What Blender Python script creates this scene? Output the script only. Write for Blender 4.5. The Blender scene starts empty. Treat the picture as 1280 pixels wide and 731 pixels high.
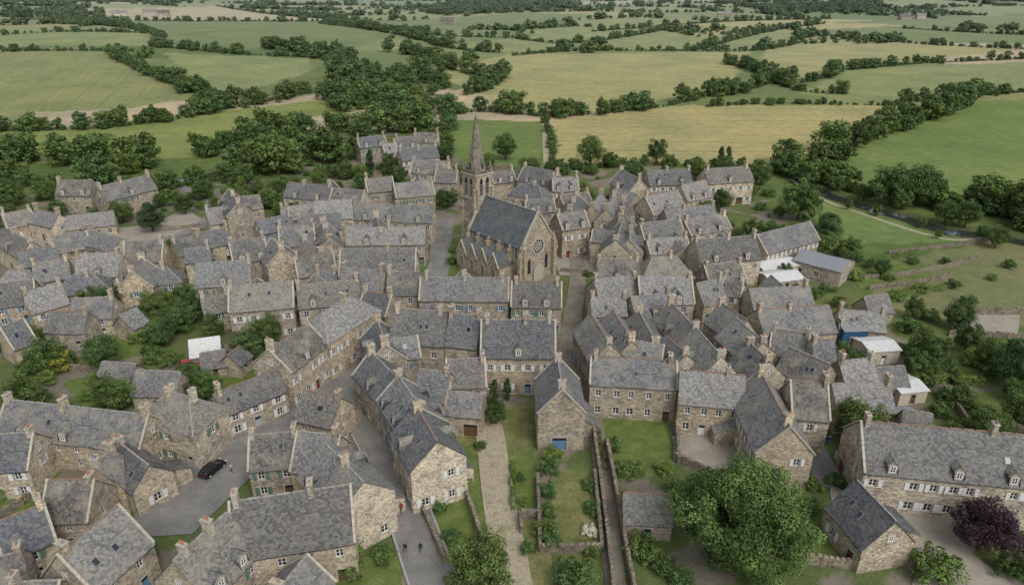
import bpy, math, random
import numpy as np
from mathutils import Vector, Matrix
rad=math.radians
RNG=np.random.default_rng(5)
# ---------------------------------------------------------------- survey geometry
CH=68.0; PT=rad(25.0); FL=853.0; CX=640.0; CY=365.5
cP,sP=math.cos(PT),math.sin(PT)
def ray(px,py):
    r=(px-CX)/FL; d=(py-CY)/FL
    return (r,cP-d*sP,-sP-d*cP)
def P(px,py,z=0.0):
    d=ray(px,py); t=(z-CH)/d[2]
    return (d[0]*t,d[1]*t,z)
def sstep(a,b,x):
    t=np.clip((x-a)/(b-a),0,1); return t*t*(3-2*t)
def hgt(x,y):
    s=sstep(330.0,900.0,y)
    return s*(7*np.sin(x/210+0.6)*np.cos(y/230+0.5)+5*np.sin((x+y)/330))+np.maximum(0,y-700)*0.006
def G(px,py):
    z=0.0
    for i in range(25):
        q=P(px,py,z); z=z*0.5+0.5*float(hgt(q[0],q[1]))
    q=P(px,py,z); return (q[0],q[1],float(hgt(q[0],q[1])))
def height_at(Y,py):
    d=ray(640,py); return CH+d[2]*(Y/d[1])

scene=bpy.context.scene
def link(o,parent=None):
    scene.collection.objects.link(o)
    if parent is not None: o.parent=parent
    return o
cam=bpy.data.cameras.new('camera'); cam.sensor_width=36; cam.lens=36*FL/1280; cam.clip_end=12000; cam.clip_start=.5
co=link(bpy.data.objects.new('camera',cam)); co.location=(0,0,CH); co.rotation_euler=(math.pi/2-PT,0,0); scene.camera=co
def empty(name,loc=(0,0,0),rz=0,parent=None):
    o=bpy.data.objects.new(name,None); o.empty_display_size=0.5
    o.location=loc; o.rotation_euler=(0,0,rz); return link(o,parent)
# ---------------------------------------------------------------- materials
SK=bpy.types.NodeSocket
class NT:
    def __init__(s,name):
        s.m=bpy.data.materials.new(name); s.m.use_nodes=True
        s.t=s.m.node_tree; s.b=s.t.nodes['Principled BSDF']
        s.b.inputs['Roughness'].default_value=0.85
        s.b.inputs['Specular IOR Level'].default_value=0.25
    def n(s,ty,**kw):
        nd=s.t.nodes.new(ty)
        for k,v in kw.items(): setattr(nd,k,v)
        return nd
    def L(s,a,b): s.t.links.new(a,b)
    def noise(s,vec,scale,detail=4,rough=0.6):
        nd=s.n('ShaderNodeTexNoise'); s.L(vec,nd.inputs['Vector'])
        nd.inputs['Scale'].default_value=scale; nd.inputs['Detail'].default_value=detail; nd.inputs['Roughness'].default_value=rough
        return nd.outputs['Fac']
    def mix(s,f,a,b,mode='MIX'):
        nd=s.n('ShaderNodeMix',data_type='RGBA',blend_type=mode)
        for k,v in ((0,f),(6,a),(7,b)):
            if isinstance(v,SK): s.L(v,nd.inputs[k])
            else: nd.inputs[k].default_value=(v if k==0 else (v[0],v[1],v[2],1))
        return nd.outputs[2]
    def math(s,op,a,b=0.0,clamp=False):
        nd=s.n('ShaderNodeMath',operation=op,use_clamp=clamp)
        for k,v in ((0,a),(1,b)):
            if isinstance(v,SK): s.L(v,nd.inputs[k])
            else: nd.inputs[k].default_value=v
        return nd.outputs[0]
    def rng(s,v,a,b,c=0,d=1):
        nd=s.n('ShaderNodeMapRange'); s.L(v,nd.inputs[0])
        for i,x in enumerate((a,b,c,d)): nd.inputs[i+1].default_value=x
        return nd.outputs[0]
    def ramp(s,f,stops):
        nd=s.n('ShaderNodeValToRGB'); cr=nd.color_ramp
        while len(cr.elements)<len(stops): cr.elements.new(0.5)
        for e,(p,c) in zip(cr.elements,stops): e.position=p; e.color=(c[0],c[1],c[2],1)
        s.L(f,nd.inputs[0]); return nd.outputs[0]
    def objvec(s,offset=True):
        tc=s.n('ShaderNodeTexCoord')
        if not offset: return tc.outputs['Object']
        oi=s.n('ShaderNodeObjectInfo'); v=s.n('ShaderNodeVectorMath',operation='SCALE')
        cb=s.n('ShaderNodeCombineXYZ')
        for i in range(3): s.L(oi.outputs['Random'],cb.inputs[i])
        s.L(cb.outputs[0],v.inputs[0]); v.inputs['Scale'].default_value=53.0
        a=s.n('ShaderNodeVectorMath',operation='ADD'); s.L(tc.outputs['Object'],a.inputs[0]); s.L(v.outputs[0],a.inputs[1])
        return a.outputs[0]
    def rand(s): return s.n('ShaderNodeObjectInfo').outputs['Random']
    def rand2(s,k): return s.math('FRACT',s.math('MULTIPLY',s.rand(),k))
    def bump(s,h,strength=0.5,dist=0.05):
        b=s.n('ShaderNodeBump'); s.L(h,b.inputs['Height']); b.inputs['Strength'].default_value=strength; b.inputs['Distance'].default_value=dist
        s.L(b.outputs[0],s.b.inputs['Normal'])
    def col(s,c):
        if isinstance(c,SK): s.L(c,s.b.inputs['Base Color'])
        else: s.b.inputs['Base Color'].default_value=(c[0],c[1],c[2],1)
def plain(name,c,rough=0.7,spec=0.3,metal=0,var=0.25):
    s=NT(name); v=s.objvec(); f=s.noise(v,3.0,3)
    s.col(s.mix(s.rng(f,0.3,0.7),[x*(1-var) for x in c],[min(1,x*(1+var*0.6)) for x in c]))
    s.b.inputs['Roughness'].default_value=rough; s.b.inputs['Specular IOR Level'].default_value=spec; s.b.inputs['Metallic'].default_value=metal
    return s.m
def stone_mat(name,tints,cell=2.4,mort=(.33,.30,.25)):
    s=NT(name); v=s.objvec()
    mp=s.n('ShaderNodeMapping'); s.L(v,mp.inputs['Vector']); mp.inputs['Scale'].default_value=(1,1,1.7)
    vo=s.n('ShaderNodeTexVoronoi'); s.L(mp.outputs[0],vo.inputs['Vector']); vo.inputs['Scale'].default_value=cell
    sep=s.n('ShaderNodeSeparateColor'); s.L(vo.outputs['Color'],sep.inputs[0])
    tint=s.ramp(s.rand(),[(i/max(1,len(tints)-1),t) for i,t in enumerate(tints)])
    cellc=s.ramp(sep.outputs[0],[(0,(.48,.46,.45)),(0.35,(.86,.84,.80)),(0.7,(1.10,1.05,.97)),(1,(1.48,1.40,1.24))])
    c=s.mix(1.0,tint,cellc,'MULTIPLY')
    edge=s.rng(vo.outputs['Distance'],0.35,0.62,0,1)
    c=s.mix(s.math('MULTIPLY',edge,0.5),c,mort)
    big=s.noise(v,0.4,4,0.7); c=s.mix(1.0,c,s.ramp(big,[(0.3,(.56,.55,.54)),(0.52,(1,1,1)),(0.75,(1.2,1.15,1.05))]),'MULTIPLY')
    fine=s.noise(v,9,3); c=s.mix(1.0,c,s.ramp(fine,[(0.3,(.75,.75,.75)),(0.7,(1.22,1.22,1.2))]),'MULTIPLY')
    s.col(c); s.bump(s.math('SUBTRACT',s.math('MULTIPLY',fine,0.4),edge),0.5,0.05)
    s.b.inputs['Roughness'].default_value=0.92
    return s.m
M={}
M['stone']=stone_mat('rubble_stone',[(.44,.37,.28),(.29,.26,.22),(.52,.435,.32),(.36,.315,.25),(.60,.525,.41),(.32,.285,.235),(.45,.39,.30),(.55,.495,.405),(.33,.295,.25),(.42,.35,.26),(.64,.58,.48)])
M['wallstone']=stone_mat('dry_stone',[(.22,.195,.16),(.28,.245,.195)],cell=3.0,mort=(.14,.13,.10))
M['church']=stone_mat('church_granite',[(.37,.315,.235),(.35,.305,.24)],cell=2.0)
M['spire']=stone_mat('spire_granite',[(.21,.19,.16),(.22,.20,.17)],cell=2.4,mort=(.17,.16,.14))
M['dressed']=plain('dressed_granite',(.42,.38,.31),0.85,0.2,var=.35)
M['render']=plain('lime_render',(.50,.44,.35),0.9,0.2,var=0.18)
def slate_mat(name,tints,lichen=(.27,.25,.195)):
    s=NT(name); v=s.objvec()
    uv=s.n('ShaderNodeTexCoord').outputs['UV']
    br=s.n('ShaderNodeTexBrick'); s.L(uv,br.inputs['Vector'])
    for k,x in (('Scale',1.0),('Mortar Size',0.016),('Brick Width',0.36),('Row Height',0.27),('Mortar Smooth',0.3),('Bias',0.0)): br.inputs[k].default_value=x
    br.inputs['Color1'].default_value=(.55,.55,.56,1); br.inputs['Color2'].default_value=(1.42,1.42,1.4,1); br.inputs['Mortar'].default_value=(.36,.36,.36,1)
    tint=s.ramp(s.rand(),[(i/(len(tints)-1),t) for i,t in enumerate(tints)])
    c=s.mix(1.0,tint,br.outputs['Color'],'MULTIPLY')
    am=s.rng(s.rand2(7.31),0,1,.15,1.0)
    big=s.noise(v,0.34,5,0.72); c=s.mix(s.math('MULTIPLY',s.rng(big,0.45,0.64,0,0.85),am),c,lichen)
    mid=s.noise(v,1.1,4,0.75); c=s.mix(s.math('MULTIPLY',s.rng(mid,0.52,0.70,0,0.7),s.rng(s.rand2(13.7),0,1,.3,1)),c,(.075,.073,.067))
    fine=s.noise(v,4.0,4,0.8); c=s.mix(s.math('MULTIPLY',s.rng(fine,0.52,0.68,0,0.8),am),c,(.38,.36,.295))
    s.col(c); s.b.inputs['Roughness'].default_value=0.7; s.b.inputs['Specular IOR Level'].default_value=0.25
    s.bump(s.math('ADD',s.math('MULTIPLY',br.outputs['Fac'],-0.6),s.math('MULTIPLY',fine,0.8)),0.6,0.05)
    return s.m
M['slate']=slate_mat('weathered_slate',[(.09,.094,.104),(.155,.158,.165),(.24,.235,.222),(.115,.12,.13),(.20,.188,.162),(.085,.088,.095),(.255,.25,.24),(.145,.15,.16),(.11,.104,.093),(.18,.183,.185),(.10,.106,.12)])
M['slate_church']=slate_mat('church_slate',[(.085,.10,.108),(.09,.105,.112)],lichen=(.155,.165,.14))
M['ridge']=plain('ridge_tiles',(.30,.285,.255),0.9,0.2,var=0.45)
M['ridge2']=plain('terracotta_ridge',(.26,.175,.13),0.9,0.2,var=0.4)
M['pot']=plain('chimney_pot_clay',(.42,.20,.11),0.8)
M['white']=plain('white_paint',(.76,.75,.72),0.6,var=0.08)
M['glass']=plain('window_glass',(.025,.03,.036),0.12,0.6,var=0.3)
M['lead']=plain('lead_flashing',(.22,.23,.24),0.5)
M['metal']=plain('sheet_metal_roof',(.23,.24,.255),0.5,0.4,var=0.2)
M['whiteroof']=plain('fibre_cement',(.55,.55,.53),0.7,var=0.2)
M['bluepaint']=plain('blue_paint',(.03,.10,.20),0.6)
for k,c in {'sh_white':(.66,.66,.64),'sh_blue':(.12,.22,.33),'sh_grey':(.34,.37,.38),'sh_green':(.10,.19,.14),'sh_brown':(.13,.075,.04),'sh_red':(.20,.05,.04)}.items(): M[k]=plain('joinery_'+k[3:],c,0.6)
def ground_mat(name,stops,scale=0.5,fine=6.0,bump=0.3):
    s=NT(name); v=s.objvec(False)
    a=s.noise(v,scale,5,0.65); c=s.ramp(a,stops)
    f=s.noise(v,fine,4,0.7); c=s.mix(1.0,c,s.ramp(f,[(0.3,(.64,.64,.62)),(0.7,(1.35,1.35,1.32))]),'MULTIPLY')
    s.col(c); s.bump(f,bump,0.08); s.b.inputs['Roughness'].default_value=0.95; s.b.inputs['Specular IOR Level'].default_value=0.1
    return s.m
M['lawn']=ground_mat('lawn_grass',[(0.3,(.08,.12,.032)),(0.5,(.115,.155,.044)),(0.7,(.175,.195,.072))],0.45,5)
M['rough']=ground_mat('rough_grass',[(0.3,(.10,.12,.04)),(0.5,(.155,.165,.065)),(0.7,(.24,.215,.11))],0.35,3)
M['dirt']=ground_mat('dirt_track',[(0.3,(.27,.23,.16)),(0.52,(.38,.33,.24)),(0.72,(.18,.19,.085))],0.45,4)
M['gravel']=ground_mat('gravel_court',[(0.3,(.25,.225,.185)),(0.6,(.33,.30,.25)),(0.8,(.39,.35,.30))],0.3,7)
M['asphalt']=ground_mat('worn_asphalt',[(0.3,(.15,.148,.142)),(0.5,(.20,.195,.185)),(0.75,(.27,.26,.24))],0.25,9,0.15)
M['path']=ground_mat('alley_paving',[(0.3,(.16,.14,.11)),(0.6,(.24,.215,.175)),(0.8,(.14,.15,.08))],0.5,7)
M['kerb']=plain('granite_kerb',(.34,.33,.31),0.85)
M['bark']=plain('bark',(.075,.055,.04),0.95,0.1)
def foliage(name,tint,vary=0.3):
    s=NT(name)
    at=s.n('ShaderNodeAttribute',attribute_name='Col'); r=s.rand()
    c=s.mix(1.0,at.outputs['Color'],tint,'MULTIPLY')
    c=s.mix(1.0,c,s.ramp(r,[(0,(1-vary,1-vary,1-vary)),(0.3,(.95,.98,.9)),(0.55,(1.22,1.08,.9)),(0.8,(.8,.92,.95)),(1,(1.3,1.2,1.0))]),'MULTIPLY')
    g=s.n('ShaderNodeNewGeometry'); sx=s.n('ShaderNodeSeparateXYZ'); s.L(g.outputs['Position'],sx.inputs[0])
    c=s.mix(s.rng(sx.outputs[1],300,2400,0,0.75),c,(.19,.23,.215))  # aerial haze painted into the leaf colour, stronger with distance along Y
    s.col(c); s.b.inputs['Roughness'].default_value=0.75; s.b.inputs['Specular IOR Level'].default_value=0.12
    return s.m
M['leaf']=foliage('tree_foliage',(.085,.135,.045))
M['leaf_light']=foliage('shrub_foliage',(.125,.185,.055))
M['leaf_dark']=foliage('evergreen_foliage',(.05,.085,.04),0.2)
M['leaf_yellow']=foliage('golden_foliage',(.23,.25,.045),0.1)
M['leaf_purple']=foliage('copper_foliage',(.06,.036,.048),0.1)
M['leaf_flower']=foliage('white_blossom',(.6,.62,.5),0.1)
def terrain_mat():
    s=NT('countryside'); v=s.objvec(False)
    at=s.n('ShaderNodeAttribute',attribute_name='Col'); tr=s.n('ShaderNodeAttribute',attribute_name='tram')
    st=s.n('ShaderNodeAttribute',attribute_name='tramstr')
    c=at.outputs['Color']
    a=s.noise(v,0.022,5,0.6); c=s.mix(1.0,c,s.ramp(a,[(0.3,(.78,.85,.84)),(0.5,(1,1,1)),(0.7,(1.26,1.15,1.1))]),'MULTIPLY')
    b=s.noise(v,0.25,4,0.7); c=s.mix(1.0,c,s.ramp(b,[(0.3,(.78,.80,.78)),(0.7,(1.22,1.18,1.18))]),'MULTIPLY')
    f=s.noise(v,2.2,3,0.7); c=s.mix(1.0,c,s.ramp(f,[(0.3,(.78,.78,.78)),(0.7,(1.22,1.22,1.22))]),'MULTIPLY')
    fr=s.math('FRACT',s.math('DIVIDE',tr.outputs['Fac'],17.0)); ln=s.math('LESS_THAN',fr,0.05)
    c=s.mix(s.math('MULTIPLY',ln,st.outputs['Fac']),c,(.15,.17,.06))
    cb=s.n('ShaderNodeCombineXYZ'); s.L(s.math('MULTIPLY',tr.outputs['Fac'],0.35),cb.inputs[0]); w=s.noise(cb.outputs[0],1.0,3,0.6)
    c=s.mix(st.outputs['Fac'],c,s.mix(1.0,c,s.ramp(w,[(0.3,(.76,.80,.76)),(0.7,(1.22,1.18,1.12))]),'MULTIPLY'))
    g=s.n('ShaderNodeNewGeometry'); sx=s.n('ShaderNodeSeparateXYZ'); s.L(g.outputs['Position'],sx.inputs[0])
    c=s.mix(s.rng(sx.outputs[1],400,2400,0,0.62),c,(.31,.345,.30))  # painted haze: far ground colour fades to a pale grey-green with world Y
    s.col(c); s.bump(f,0.3,0.1); s.b.inputs['Roughness'].default_value=0.95; s.b.inputs['Specular IOR Level'].default_value=0.08
    return s.m
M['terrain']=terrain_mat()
sw=NT('river_water'); sw.col((.035,.042,.034)); sw.b.inputs['Roughness'].default_value=0.07; sw.b.inputs['Specular IOR Level'].default_value=.6
sw.bump(sw.noise(sw.objvec(False),0.8,3),0.25,0.06); M['water']=sw.m
# ---------------------------------------------------------------- mesh builder
class MB:
    def __init__(s,mats): s.v=[];s.f=[];s.m=[];s.uv=[];s.mats=mats;s.ix={k:i for i,k in enumerate(mats)}
    def poly(s,pts,mat,uv=None):
        b=len(s.v); s.v+=[tuple(p) for p in pts]; s.f.append(tuple(range(b,b+len(pts)))); s.m.append(s.ix[mat])
        s.uv+= uv if uv else [(0,0)]*len(pts)
    def box(s,c,d,mat,M4=None,top=None):
        x,y,z=[q/2 for q in d]; t=top if top else 1.0
        p=[(-x,-y,-z),(x,-y,-z),(x,y,-z),(-x,y,-z),(-x*t,-y*t,z),(x*t,-y*t,z),(x*t,y*t,z),(-x*t,y*t,z)]
        if M4 is None: p=[(a+c[0],b+c[1],e+c[2]) for a,b,e in p]
        else: p=[tuple(M4@Vector(q)+Vector(c)) for q in p]
        for f in ((3,2,1,0),(4,5,6,7),(0,1,5,4),(1,2,6,5),(2,3,7,6),(3,0,4,7)): s.poly([p[i] for i in f],mat)
    def cyl(s,c,r0,r1,h,mat,n=10,cap=True,ang=0):
        a=[(math.cos(ang+2*math.pi*i/n),math.sin(ang+2*math.pi*i/n)) for i in range(n)]
        for i in range(n):
            j=(i+1)%n
            if r1>1e-4: s.poly([(c[0]+r0*a[i][0],c[1]+r0*a[i][1],c[2]),(c[0]+r0*a[j][0],c[1]+r0*a[j][1],c[2]),(c[0]+r1*a[j][0],c[1]+r1*a[j][1],c[2]+h),(c[0]+r1*a[i][0],c[1]+r1*a[i][1],c[2]+h)],mat)
            else: s.poly([(c[0]+r0*a[i][0],c[1]+r0*a[i][1],c[2]),(c[0]+r0*a[j][0],c[1]+r0*a[j][1],c[2]),(c[0],c[1],c[2]+h)],mat)
        if cap and r1>1e-4: s.poly([(c[0]+r1*x,c[1]+r1*y,c[2]+h) for x,y in a],mat)
    def obj(s,name,parent=None):
        if not s.f: return None
        me=bpy.data.meshes.new(name); me.from_pydata(s.v,[],s.f)
        for k in s.mats: me.materials.append(M[k])
        me.polygons.foreach_set('material_index',s.m)
        u=me.uv_layers.new(name='UVMap'); u.data.foreach_set('uv',[q for p in s.uv for q in p])
        me.update(); return link(bpy.data.objects.new(name,me),parent)
def window(W,base,ux,n,cz,w,h,shut=None,depth=0.2,door=None,surround=True):
    def q(a,d,z): return (base[0]+ux[0]*a+n[0]*d,base[1]+ux[1]*a+n[1]*d,z)
    def slab(a0,a1,z0,z1,d0,d1,mat):
        p=[q(a0,d0,z0),q(a1,d0,z0),q(a1,d1,z0),q(a0,d1,z0),q(a0,d0,z1),q(a1,d0,z1),q(a1,d1,z1),q(a0,d1,z1)]
        for f in ((0,1,2,3),(4,7,6,5),(0,4,5,1),(1,5,6,2),(2,6,7,3),(3,7,4,0)): W.poly([p[i] for i in f],mat)
    z0,z1=cz-h/2,cz+h/2; x=w/2
    if door:
        slab(-x,x,z0,z1,-depth-0.05,-depth,door)
        slab(-x+0.12,x-0.12,z1-0.65,z1-0.15,-depth,-depth+0.015,'glass')
    else:
        W.poly([q(-x,-depth,z0),q(x,-depth,z0),q(x,-depth,z1),q(-x,-depth,z1)],'glass')
        t=0.09
        for a,b,c,d in ((-x,-x+t,z0,z1),(x-t,x,z0,z1),(-x+t,x-t,z0,z0+t),(-x+t,x-t,z1-t,z1),(-t/2,t/2,z0+t,z1-t)): slab(a,b,c,d,-depth+0.005,-depth+0.05,'white')
        slab(-x+t,-t/2,cz-0.02,cz+0.02,-depth+0.006,-depth+0.03,'white'); slab(t/2,x-t,cz-0.02,cz+0.02,-depth+0.006,-depth+0.03,'white')
    if surround:
        s=0.17
        slab(-x-s,-x,z0,z1,-0.02,0.035,'dressed'); slab(x,x+s,z0,z1,-0.02,0.035,'dressed')
        slab(-x-s-0.05,x+s+0.05,z1,z1+0.24,-0.02,0.045,'dressed')
        if not door: slab(-x-s-0.03,x+s+0.03,z0-0.14,z0,-0.02,0.09,'dressed')
    if shut and not door:
        k=w*0.52
        slab(-x-s-k,-x-s+0.02,z0,z1,0.05,0.1,shut)
        slab(x+s-0.02,x+s+k,z0,z1,0.05,0.1,shut)
def wall(B,W,A,C,z0,z1,ops,mat,shut=None,depth=0.2,doorc='sh_brown'):
    A=Vector(A);C=Vector(C);d=(C-A);L=d.length;u=d/L;n=Vector((u.y,-u.x))
    xs=sorted(set([0,L]+[o[0] for o in ops]+[o[1] for o in ops])); zs=sorted(set([z0,z1]+[o[2] for o in ops]+[o[3] for o in ops]))
    def q(a,dd,z): return (A.x+u.x*a+n.x*dd,A.y+u.y*a+n.y*dd,z)
    for i in range(len(xs)-1):
        for j in range(len(zs)-1):
            mx,mz=(xs[i]+xs[i+1])/2,(zs[j]+zs[j+1])/2
            if any(o[0]<mx<o[1] and o[2]<mz<o[3] for o in ops): continue
            B.poly([q(xs[i],0,zs[j]),q(xs[i+1],0,zs[j]),q(xs[i+1],0,zs[j+1]),q(xs[i],0,zs[j+1])],mat)
    for o in ops:
        a,b,c,e=o[:4]; k=-depth
        B.poly([q(a,0,c),q(a,k,c),q(a,k,e),q(a,0,e)],mat);B.poly([q(b,k,c),q(b,0,c),q(b,0,e),q(b,k,e)],mat)
        B.poly([q(a,k,e),q(b,k,e),q(b,0,e),q(a,0,e)],mat);B.poly([q(a,0,c),q(b,0,c),q(b,k,c),q(a,k,c)],mat)
        cc=q((a+b)/2,0,0); window(W,(cc[0],cc[1]),(u.x,u.y),(n.x,n.y),(c+e)/2,b-a,e-c,shut,depth,doorc if o[4]=='d' else None)
def openings(rr,L,e,gable=False,dens=2.8,door=True):
    ops=[]; nf=1 if e<4.3 else (2 if e<8.2 else 3)
    n=max(1,int((L-1.0)/dens)); fh=e/nf if nf>1 else e
    if gable: n=1 if L<7.8 else 2
    xs=[(i+0.5)*L/n+rr.uniform(-.3,.3) for i in range(n)]
    dn=rr.randrange(n) if door else -1; gar=rr.random()<0.18 and L>7 and door
    for f in range(nf):
        for i,x in enumerate(xs):
            if x<0.9 or x>L-0.9: continue
            if f==0 and i==dn:
                w=1.15 if not gar else 2.3; ops.append((x-w/2,x+w/2,0.02,2.15 if not gar else 2.4,'d')); continue
            if rr.random()<(0.45 if gable else 0.13): continue
            w=rr.choice([.95,1.05,1.1]) if f==0 else rr.choice([.85,.95,1.0]); h=1.35 if f==0 else 1.25
            zc=f*fh+min(1.65,fh*0.58)
            if zc+h/2>e-0.3: h=max(0.6,(e-0.3-zc)*2*0.9)
            if zc+h/2<e-0.1 and zc-h/2>f*fh+0.3: ops.append((x-w/2,x+w/2,zc-h/2,zc+h/2,'w'))
    return ops
def roofgrid(Rf,L,w,ze,zr,ovx,ovy,rr,mat,thick=0.16):
    sl=(zr-ze)/(w/2)
    nx=max(3,int(L/1.6)); ny=3
    ph=rr.uniform(0,6); amp=rr.uniform(.02,.10)
    def dz(x,t): return amp*math.sin(x*0.7+ph)*(1-0.4*t)+0.02*math.sin(x*2.1+ph*2+t*4)
    for sg in (1,-1):
        pts=[]
        for i in range(nx+1):
            x=-L/2-ovx+(L+2*ovx)*i/nx; row=[]
            for j in range(ny+1):
                t=j/ny; y=t*(w/2+ovy); z=zr-y*sl+thick+dz(x,t)
                if j==ny: z+=rr.uniform(-.02,.02)
                row.append((x,sg*y,z))
            pts.append(row)
        S=math.hypot(w/2+ovy,(w/2+ovy)*sl)
        for i in range(nx):
            for j in range(ny):
                a,b,c,d=pts[i][j],pts[i+1][j],pts[i+1][j+1],pts[i][j+1]
                uv=[(a[0]+50,30-S*j/ny),(b[0]+50,30-S*j/ny),(c[0]+50,30-S*(j+1)/ny),(d[0]+50,30-S*(j+1)/ny)]
                if sg>0: Rf.poly([a,d,c,b],mat,[uv[0],uv[3],uv[2],uv[1]])
                else: Rf.poly([a,b,c,d],mat,uv)
            a,b=pts[i][ny],pts[i+1][ny]; dn=lambda p:(p[0],p[1],p[2]-thick)
            Rf.poly([a,b,dn(b),dn(a)],mat)
        for i in (0,nx):
            r=pts[i]; Rf.poly([r[0],r[ny],(r[ny][0],r[ny][1],r[ny][2]-thick),(r[0][0],0,r[0][2]-thick)],mat)
    return sl
WS=0.88
FOOT=[]
def house(sp):
    x1,y1,x2,y2,w,e=sp[:6]; o=dict(sp[6]) if len(sp)>6 else {}
    w=w*o.get('ws',WS)
    rr=random.Random(int(x1*7+y1*131+x2*17+y2*3))
    r3=random.Random(int(x1*11+y2*5))
    if max(y1,y2)<432 and e>3.9 and 'p' not in o:
        e+=r3.uniform(-.9,1.0); w*=r3.uniform(.86,1.1); y2+=r3.uniform(-3,3)
        if r3.random()<.07 and abs(x2-x1)>30: o.update({'hip':True,'ch':1})
    pitch=o.get('p',rr.uniform(40,50)); rise=w/2*math.tan(rad(pitch)); zr=e+rise
    a=Vector(P(x1,y1,zr)); b=Vector(P(x2,y2,zr))
    if o.get('hip') and 'chim' not in o: d_=(b-a).normalized()*w*.35; a+=d_; b-=d_
    return house_core(a,b,w,e,zr,pitch,o,rr)
def house_core(a,b,w,e,zr,pitch,o,rr,parent=None):
    rise=zr-e; d=b-a; L=min(45,max(4.0,d.length)); c=(a+b)/2; ang=math.atan2(d.y,d.x)
    hip=o.get('hip',False)
    E=empty(o.get('n','stone_house'),(c.x,c.y,0),ang,parent)
    wm=o.get('wm','stone'); rm=o.get('rm','slate')
    shed=e<3.3
    shut=o.get('sh',rr.choice([None,None,None,'sh_white','sh_white','sh_blue','sh_grey','sh_green'])) if not shed else None
    dc=rr.choice(['sh_blue','sh_brown','sh_grey','sh_white','sh_green','sh_red','sh_brown'])
    B=MB([wm,'dressed']); W=MB(['glass','white','dressed','sh_white','sh_blue','sh_grey','sh_green','sh_brown','sh_red'])
    FLn=L+(w*0.8 if hip else 0); hx=FLn/2; hy=w/2
    if not parent: FOOT.append((c.x,c.y,math.cos(ang),math.sin(ang),hx,hy))
    far=c.y>235
    cs=[(-hx,-hy),(hx,-hy),(hx,hy),(-hx,hy)]
    for k in range(4):
        A,C=cs[k],cs[(k+1)%4]; Lw=FLn if k%2==0 else w
        if shed: ops=[(Lw/2-.5,Lw/2+.5,0.02,2.0,'d')] if k==0 and Lw>2.5 and e>2.1 else []
        else: ops=openings(rr,Lw,e,gable=(k%2==1),dens=o.get('dens',2.7 if not far else 3.2),door=(k!=1))
        wall(B,W,A,C,0,e,ops,wm,shut,doorc=dc)
    if not hip:
        for sx in (-1,1):
            tri=[(sx*hx,-hy,e),(sx*hx,hy,e),(sx*hx,0,zr+0.02)]
            B.poly(tri if sx>0 else tri[::-1],wm)
            if not shed and rr.random()<0.5 and w>6:
                window(W,(sx*(hx+0.03),0),(0,sx),(sx,0),e+rise*0.32,0.7,0.9,None,0.0)
    Rf=MB([rm,'ridge','ridge2','dressed','lead','glass'])
    if not shed and not hip and not parent and rr.random()<o.get('lean',.35) and L>6:
        dy=rr.uniform(2.2,3.2); LL=rr.uniform(3,min(7,L*.7)); xc=rr.uniform(-1,1)*(L-LL)/2*.9; sg=1 if math.cos(ang)>=0 else -1
        z1=min(e-.3,3.6); z0=2.2; y0=sg*hy; y1=sg*(hy+dy); xa,xb=xc-LL/2,xc+LL/2
        for p,q,ha,hb in (((xa,y1),(xb,y1),z0,z0),((xa,y0),(xa,y1),z1,z0),((xb,y0),(xb,y1),z1,z0)):
            B.poly([(p[0],p[1],0),(q[0],q[1],0),(q[0],q[1],hb),(p[0],p[1],ha)],wm)
        s1=(z1-z0)/dy
        Rf.poly([(xa-.15,y1+sg*.2,z0-.2*s1+.12),(xb+.15,y1+sg*.2,z0-.2*s1+.12),(xb+.15,y0,z1+.12),(xa-.15,y0,z1+.12)],rm,[(0,0),(LL,0),(LL,dy),(0,dy)])
        Rf.poly([(xa-.15,y1+sg*.2,z0-.2*s1+.12),(xb+.15,y1+sg*.2,z0-.2*s1+.12),(xb+.15,y1+sg*.2,z0-.2*s1-.03),(xa-.15,y1+sg*.2,z0-.2*s1-.03)],rm)
    B.obj('walls',E)
    if hip:
        ov=0.3; zt=e-0.15; X,Y=hx+ov,hy+ov; l=L/2
        r1,r2=(-l*0.9,0,zr+.1),(l*0.9,0,zr+.1); c0,c1,c2,c3=(-X,-Y,zt),(X,-Y,zt),(X,Y,zt),(-X,Y,zt)
        S=math.hypot(Y,zr-zt)
        Rf.poly([c0,c1,r2,r1],rm,[(0,0),(2*X,0),(X+l,S),(X-l,S)]); Rf.poly([c2,c3,r1,r2],rm,[(0,0),(2*X,0),(X+l,S),(X-l,S)])
        Rf.poly([c1,c2,r2],rm,[(0,0),(2*Y,0),(Y,S)]); Rf.poly([c3,c0,r1],rm,[(0,0),(2*Y,0),(Y,S)])
        sl=(zr-zt)/Y
        for p,q in ((c0,r1),(c3,r1),(c1,r2),(c2,r2)):
            pv,qv=Vector(p),Vector(q); dd=qv-pv
            Rf.box((pv+qv)/2+Vector((0,0,.03)),(dd.length,.2,.1),'ridge',dd.to_track_quat('X','Z').to_matrix())
    else:
        sl=roofgrid(Rf,L,w,e,zr,0.06 if not shed else .15,0.28,rr,rm)
    rg='ridge' if rr.random()<0.75 else 'ridge2'
    n=max(2,int(L/1.6)); LL=L*(0.9 if hip else 1)
    if rm in('slate','slate_church'):
        for i in range(n):
            xx=-LL/2+LL*(i+.5)/n; Rf.box((xx,0,zr+0.21+rr.uniform(-.03,.03)),(LL/n-.02,.26,.13),rg,top=0.8)
    if not hip and not shed and rr.random()<o.get('cop',0.5):
        for sx in (-1,1):
            for sg in (-1,1):
                p=Vector((sx*(hx+0.02),sg*(hy+.2),e-.2*sl+.25)); q=Vector((sx*(hx+.02),0,zr+.25)); dd=q-p
                Rf.box((p+q)/2,(dd.length,.32,.18),'dressed',dd.to_track_quat('X','Z').to_matrix())
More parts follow.
